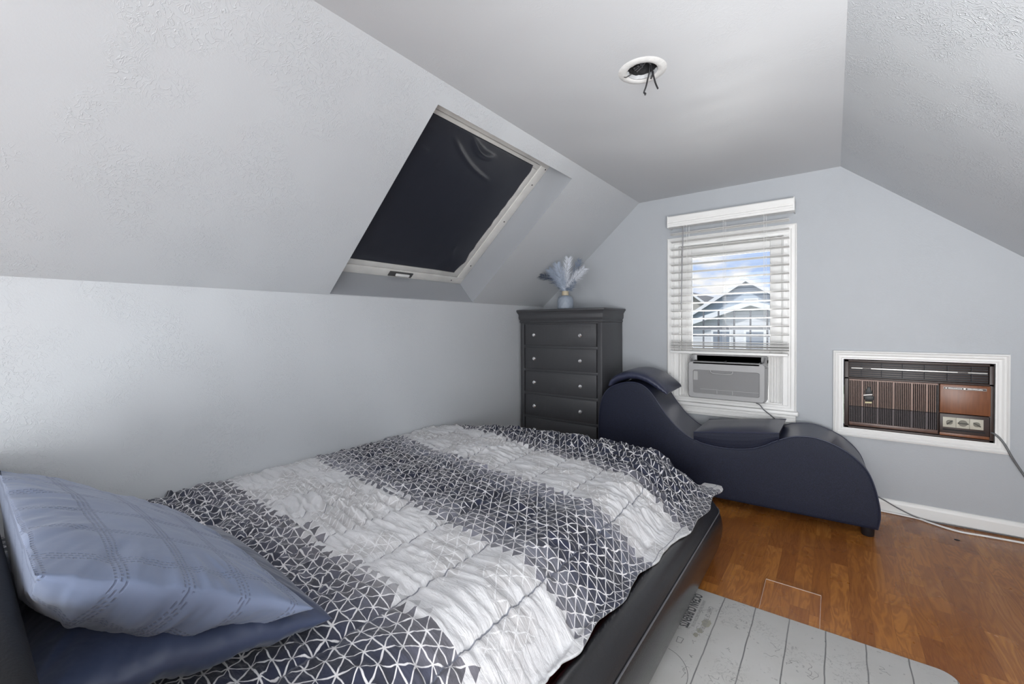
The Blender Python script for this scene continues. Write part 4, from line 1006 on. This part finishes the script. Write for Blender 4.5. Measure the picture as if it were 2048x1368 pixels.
def stroke(pts, w_=.0012):
    for p, q in zip(pts[:-1], pts[1:]):
        d = Vector((q[0] - p[0], q[1] - p[1])); 
        if d.length < 1e-6: continue
        d = d.normalized() * w_; nn = (-d.y, d.x); g.add([(p[0] + nn[0], p[1] + nn[1], .0052), (p[0] - nn[0], p[1] - nn[1], .0052), (q[0] - nn[0], q[1] - nn[1], .0052), (q[0] + nn[0], q[1] + nn[1], .0052)], [(0, 1, 2, 3)])
stroke([(-.452, 1.60), (-.432, 1.60), (-.434, 1.572), (-.450, 1.570), (-.452, 1.60)])
stroke([(-.385, 1.40 + .0) if 0 else (-.47 + .10 * math.cos(t), 1.40 + .12 * math.sin(t)) for t in np.linspace(1.5, -.9, 16)])
for k in range(26):
    x, y = rc.uniform(-.46, .25), rc.uniform(1.45, 1.86); pts = [(x, y)]
    for i in range(rc.randint(4, 9)): x += rc.uniform(-.012, .012); y += rc.uniform(-.014, .006); pts.append((x, y))
    stroke(pts, .0006)
tag(g.build('map_line', m_ink2, mat_o, fix=False), kind='stuff')

# ------------------------------------------------------------------ outside
GZ = -5.2
m_grass = mat('lawn', (.10, .14, .06), .9, var=(2, .4))
g = MB().box(-60, 60, 4.2, 90, GZ - .3, GZ).build('ground', m_grass); tag(g, kind='structure')
# balcony railing just outside
rl = empty('iron_railing', (-.7, 4.6, 0)); tag(rl, 'dark iron railing standing outside the window', 'railing')
m_iron = mat('dark_iron', (.06, .065, .075), .5)
for k in range(14):
    x = -1.048 - .7 * 0 + (k - 4) * .139 + .7
    MB().tube([(x, 0, .62), (x, 0, 1.285)], .008, 8).build('baluster', m_iron, rl)
MB().box(-.62, 1.25, -.02, .02, 1.095, 1.135).build('top_rail', m_iron, rl, bevel=.004)
MB().box(-.62, 1.25, -.012, .012, 1.028, 1.043).build('middle_rail', m_iron, rl, bevel=.003)
MB().box(-.62, 1.25, -.012, .012, .62, .64).build('bottom_rail', m_iron, rl, bevel=.003)
for x in (-.62, 1.25): MB().box(x - .02, x + .02, -.02, .02, GZ, 1.15).build('post', m_iron, rl, bevel=.003)
def siding(name, col):
    m, nb, b = newmat(name); tc = nb.N.new('ShaderNodeTexCoord'); sp = nb.N.new('ShaderNodeSeparateXYZ'); nb.L.new(tc.outputs['Object'], sp.inputs[0])
    f = nb.math('FRACT', nb.math('DIVIDE', sp.outputs[2], .14)); e = nb.smooth(f, .0, .16)
    nb.L.new(nb.mix(e, tuple(c * .6 for c in col), col), b.inputs['Base Color']); b.inputs['Roughness'].default_value = .7
    return m
m_bs = siding('blue_grey_siding', (.52, .60, .67)); m_ws = siding('white_siding', (.74, .74, .74)); m_roof = mat('grey_shingle', (.22, .21, .20), .8, var=(6, .3))
m_trimw = mat('house_trim_white', (.85, .85, .83), .6)
def house(x, y, half, apex, slope_, depth, ms, label, wins, rz=0, cat='house'):
    h = empty('neighbour_house', (x, y, GZ), rz); tag(h, label, cat)
    a = apex - GZ; e = a - half * slope_
    g = MB(); g.prism([(-half, 0), (half, 0), (half, e), (0, a), (-half, e)], lambda u, z: (u, 0, z), lambda u, z: (u, depth, z)); g.build('wall', ms, h)
    for s in (-1, 1):
        g = MB(); o = .35; hx = half + o; 
        g.prism([(0, a), (s * hx, a - hx * slope_), (s * hx, a - hx * slope_ + .12), (0, a + .13)], lambda u, z: (u, -.4, z), lambda u, z: (u, depth + .3, z)); g.build('roof', m_roof, h)
        g = MB(); g.prism([(0, a - .06), (s * hx, a - hx * slope_ - .06), (s * hx, a - hx * slope_ + .14), (0, a + .15)], lambda u, z: (u, -.44, z), lambda u, z: (u, -.38, z)); g.build('fascia', m_trimw, h)
    for (wx, wz, ww, wh) in wins:
        f = MB().box(wx - ww / 2 - .08, wx + ww / 2 + .08, -.04, .02, wz - .08 - GZ, wz + wh + .08 - GZ).build('window', m_trimw, h)
        MB().box(wx - ww / 2, wx + ww / 2, -.05, -.02, wz - GZ, wz + wh - GZ).build('pane', mat('house_window', (.25, .28, .32), .15), f)
    return h
house(-3.60, 25, 3.4, 3.40, .66, 9, m_bs, 'blue-grey sided house with a tall gable seen through the window', [(0.2, 1.9, .5, .5)])
house(-2.55, 19, 2.3, 1.93, .34, 5, m_ws, 'white sided house with a low gable seen through the window', [(-1.1, -.25, .6, 1.1), (.1, -.25, .6, 1.1), (1.2, -.25, .6, 1.1)])
house(-9.6, 38, 3.6, 3.75, .8, 8, siding('tan_siding', (.5, .47, .42)), 'tan house with a steep grey roof left of the blue-grey gable', [])
